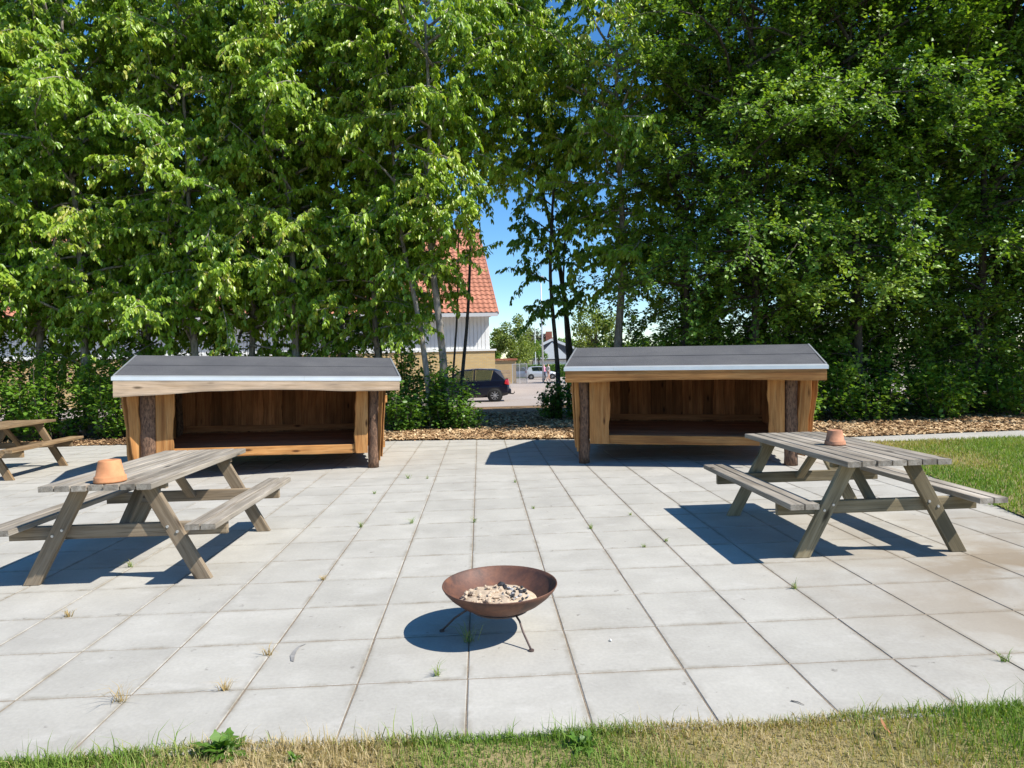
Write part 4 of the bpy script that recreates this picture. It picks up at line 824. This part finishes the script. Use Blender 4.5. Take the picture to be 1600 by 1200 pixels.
# ------------------------------------------------------------------ cars
def car(loc, rz, paint, label, tow=False):
    t = empty('parked_car', loc, rz); tag(t, label, 'car'); hwid = .83
    st = [  # x, z_bottom, z_shoulder, z_belt, half width, belt half width
        (-1.88, .42, .62, .80, .66, .60), (-1.80, .30, .66, .93, .77, .69), (-1.45, .22, .68, .96, .82, .74), (-.6, .20, .67, .94, .83, .76), (.3, .20, .66, .92, .83, .76), (.95, .20, .65, .90, .83, .74), (1.35, .22, .62, .80, .81, .66), (1.75, .26, .56, .68, .75, .58), (1.93, .36, .50, .56, .60, .48)]
    V = []; F = []
    for x, zb, zs, zt, w, wb in st: V += [(x, -w*.86, zb), (x, -w, zb+.12), (x, -w, zs), (x, -wb, zt), (x, 0, zt+.035), (x, wb, zt), (x, w, zs), (x, w, zb+.12), (x, w*.86, zb)]
    for i in range(len(st)-1):
        for k in range(9): F.append((i*9+k, i*9+(k+1) % 9, (i+1)*9+(k+1) % 9, (i+1)*9+k))
    F += [tuple(range(8, -1, -1)), tuple((len(st)-1)*9+k for k in range(9))]
    MB().add(V, F).build('body', paint, t, smooth=False, bevel=.012)
    # roof and pillars
    rs = [(-1.52, 1.36, .50), (-1.25, 1.45, .56), (-.5, 1.49, .59), (.15, 1.45, .57), (.42, 1.38, .54)]
    V = []; F = []
    for x, z, w in rs: V += [(x, -w, z-.05), (x, -w+.05, z-.005), (x, 0, z+.02), (x, w-.05, z-.005), (x, w, z-.05), (x, 0, z-.05)]
    for i in range(4):
        for k in range(6): F.append((i*6+k, i*6+(k+1) % 6, (i+1)*6+(k+1) % 6, (i+1)*6+k))
    F += [(5, 4, 3, 2, 1, 0), tuple(24+k for k in range(6))]
    MB().add(V, F).build('roof', paint, t)
    for s in (-1, 1):
        MB().bar((.96, s*.725, .895), (.40, s*.535, 1.365), .05, .07).build('pillar', paint, t)
        MB().bar((-.28, s*.75, .93), (-.33, s*.57, 1.44), .03, .11).build('pillar', M['trim'], t)
        MB().add([(-1.72, s*.70, .93), (-1.05, s*.745, .95), (-1.18, s*.565, 1.41), (-1.50, s*.505, 1.36), (-1.72, s*.66, .93), (-1.05, s*.70, .95), (-1.18, s*.53, 1.41), (-1.50, s*.47, 1.36)], [(0, 1, 2, 3), (7, 6, 5, 4), (0, 4, 5, 1), (1, 5, 6, 2), (2, 6, 7, 3), (3, 7, 4, 0)]).build('rear_pillar', paint, t)
        for a, b, c_, d in (((-1.04, .742, .95), (-.34, .752, .94), (-.39, .572, 1.435), (-1.16, .562, 1.405)), ((-.22, .752, .94), (.90, .728, .90), (.36, .548, 1.365), (-.27, .572, 1.44))):
            MB().add([(p_[0], s*p_[1], p_[2]) for p_ in (a, b, c_, d)]+[(p_[0], s*(p_[1]-.006), p_[2]) for p_ in (a, b, c_, d)], [(0, 1, 2, 3), (7, 6, 5, 4), (0, 4, 5, 1), (1, 5, 6, 2), (2, 6, 7, 3), (3, 7, 4, 0)]).build('side_window', M['glass'], t)
        tl = MB().add([(-1.905, s*.50, .74), (-1.86, s*.72, .74), (-1.66, s*.80, .80), (-1.70, s*.745, .98), (-1.83, s*.66, 1.0), (-1.86, s*.54, .98)], [(0, 1, 5), (1, 4, 5), (1, 2, 3, 4)]).build('tail_light', M['lamp_red'], t)
        MB().box(.62, .76, s*.84-.07, s*.84+.07, .93, 1.05).build('wing_mirror', paint, t, bevel=.02)
        for x in (-1.22, 1.22):
            MB().tube([(x, s*.70, .295), (x, s*.836, .295)], [.345, .345], 26).build('wheel_arch', M['trim'], t)
            wh = empty('wheel', (x, s*.765, .295), parent=t)
            MB().lathe([(.19, -.09), (.27, -.095), (.295, -.075), (.295, .075), (.27, .095), (.19, .09)], 30).build('tyre', M['rubber'], wh, smooth=True, rot=(rad(90), 0, 0))
            rm = MB(); rm.lathe([(.20, .075), (.185, .085), (.175, .06)], 30); rm.lathe([(0, .085), (.05, .083), (.055, .06)], 16)
            for k in range(8):
                a = k*math.pi/4; ca, sa = math.cos(a), math.sin(a); rm.bar((.04*ca, .04*sa, .072), (.185*ca, .185*sa, .072), .03, .02)
            rm.build('rim', M['rim'], wh, rot=(rad(90)*(1 if s < 0 else -1), 0, 0))
            MB().lathe([(0, .045), (.175, .045)], 20).build('brake_disc', M['trim'], wh, rot=(rad(90)*(1 if s < 0 else -1), 0, 0))
    V = [(-1.73, -.62, .96), (-1.73, .62, .96), (-1.52, .47, 1.35), (-1.52, -.47, 1.35)]; MB().add(V+[(x+.02, y, z-.01) for x, y, z in V], [(0, 1, 2, 3), (7, 6, 5, 4), (0, 4, 5, 1), (1, 5, 6, 2), (2, 6, 7, 3), (3, 7, 4, 0)]).build('rear_window', M['glass'], t)
    V = [(.98, -.68, .92), (.98, .68, .92), (.43, .50, 1.37), (.43, -.50, 1.37)]; MB().add(V+[(x-.02, y, z-.01) for x, y, z in V], [(0, 1, 2, 3), (7, 6, 5, 4), (0, 4, 5, 1), (1, 5, 6, 2), (2, 6, 7, 3), (3, 7, 4, 0)]).build('windscreen', M['glass'], t)
    MB().box(-1.955, -1.80, -.70, .70, .34, .56).build('rear_bumper', paint, t, bevel=.03)
    MB().box(1.80, 1.965, -.66, .66, .28, .48).build('front_bumper', paint, t, bevel=.03)
    for s in (-1, 1): MB().box(1.60, 1.80, s*.62-.12, s*.62+.12, .55, .66).build('headlight', M['render_white'], t, bevel=.03)
    MB().box(-1.962, -1.956, -.26, .26, .58, .69).build('number_plate', M['render_white'], t)
    if tow: MB().tube([(-1.85, 0, .33), (-2.06, 0, .31), (-2.12, 0, .36), (-2.12, 0, .45)], [.025, .025, .022, .028], 8).build('tow_bar', M['trim'], t, smooth=True)
    return t
c = AT(774, 629, 30); car((c[0]-1.22*math.cos(rad(4)), c[1]+.77, float(GZ(c[1]))+.02), rad(180-1), M['car_blue'], 'dark blue hatchback with a tow bar parked before the brick hall', True)
c = AT(831, 594.5, 77); car((c[0]+1.22, c[1]+.8, float(GZ(c[1]))+.02), rad(-4), M['car_silver'], 'silver hatchback with red tail lights parked at the far side')
c = AT(800, 593, 83); car((c[0]+1.25, c[1]+.8, float(GZ(c[1]))+.02), rad(-14), M['car_grey'], 'blue-grey car parked beside the mesh enclosure')

# ------------------------------------------------------------------ people in the lot
def person(loc, rz, label, joints, mats, hair_len):
    me = bpy.data.meshes.new('person'); names = list(joints); idx = {n: i for i, n in enumerate(names)}
    E = [(a, b) for a, b in (('pelvis', 'waist'), ('waist', 'chest'), ('chest', 'neck'), ('neck', 'head'), ('head', 'crown'), ('chest', 'shL'), ('shL', 'elL'), ('elL', 'haL'), ('chest', 'shR'), ('shR', 'elR'), ('elR', 'haR'), ('pelvis', 'hipL'), ('hipL', 'knL'), ('knL', 'anL'), ('anL', 'toL'), ('pelvis', 'hipR'), ('hipR', 'knR'), ('knR', 'anR'), ('anR', 'toR'))]
    me.from_pydata([joints[n] for n in names], [(idx[a], idx[b]) for a, b in E], [])
    o = bpy.data.objects.new('person_tmp', me); COL.objects.link(o); md = o.modifiers.new('skin', 'SKIN'); o.modifiers.new('sub', 'SUBSURF').levels = 1
    rr = dict(pelvis=.14, waist=.125, chest=.15, neck=.055, head=.095, crown=.08, shL=.065, elL=.045, haL=.035, hipL=.095, knL=.065, anL=.045, toL=.04)
    for n_, i in idx.items():
        q = rr.get(n_) or rr[n_[:-1]+'L']; v = me.skin_vertices[0].data[i]; v.radius = (q, q*.85 if n_ in ('chest', 'waist', 'pelvis') else q); v.use_root = n_ == 'pelvis'
    dg = bpy.context.evaluated_depsgraph_get(); dg.update(); m2 = bpy.data.meshes.new_from_object(o.evaluated_get(dg)); bpy.data.objects.remove(o)
    m2.materials.clear()
    for m in mats: m2.materials.append(m)          # skin, top, trousers, hair
    hz = joints['head'][2]
    for p_ in m2.polygons:
        z = p_.center.z; x = abs(p_.center.x); p_.use_smooth = True
        p_.material_index = 3 if (z > hz+.03 or (z > hz-hair_len and p_.center.y > .03 and z > joints['neck'][2])) else 0 if z > joints['neck'][2]-.03 else 1 if z > joints['pelvis'][2]+.02 and not (x > .24 and z < joints['elL'][2]) else 0 if (x > .26 and z > .6) else 2 if z > .12 else 0
    ob_ = bpy.data.objects.new('person', m2); ob_.location = loc; ob_.rotation_euler = (0, 0, rz); link(ob_); tag(ob_, label, 'person'); return ob_
J = dict(pelvis=(0, 0, .95), waist=(0, 0, 1.12), chest=(0, -.01, 1.33), neck=(0, 0, 1.50), head=(0, -.02, 1.62), crown=(0, -.01, 1.72), shL=(.18, 0, 1.40), elL=(.25, .03, 1.14), haL=(.24, -.08, .93), shR=(-.18, 0, 1.40), elR=(-.25, .02, 1.14), haR=(-.25, -.06, .92), hipL=(.09, 0, .88), knL=(.10, -.08, .49), anL=(.10, .02, .09), toL=(.10, -.12, .045), hipR=(-.09, 0, .88), knR=(-.10, .04, .49), anR=(-.10, .16, .11), toR=(-.10, .04, .045))
c = AT(850.5, 597, 66); person((c[0], c[1], float(GZ(c[1]))+.02), rad(60), 'person in a pink shirt and dark trousers walking across the lot', J, [M['skin'], M['pink'], M['navy'], M['hair']], .12)
J2 = dict(J); J2.update(knL=(.10, -.2, .50), anL=(.10, -.16, .10), toL=(.10, -.30, .05), anR=(-.10, .30, .16), toR=(-.10, .20, .05), knR=(-.10, .08, .50))
c = AT(857, 599, 64); person((c[0], c[1], float(GZ(c[1]))+.02), rad(120), 'person in a pale top with bare legs beside the pink-shirted one', J2, [M['skin'], M['cream'], M['skin'], M['hair']], .2)
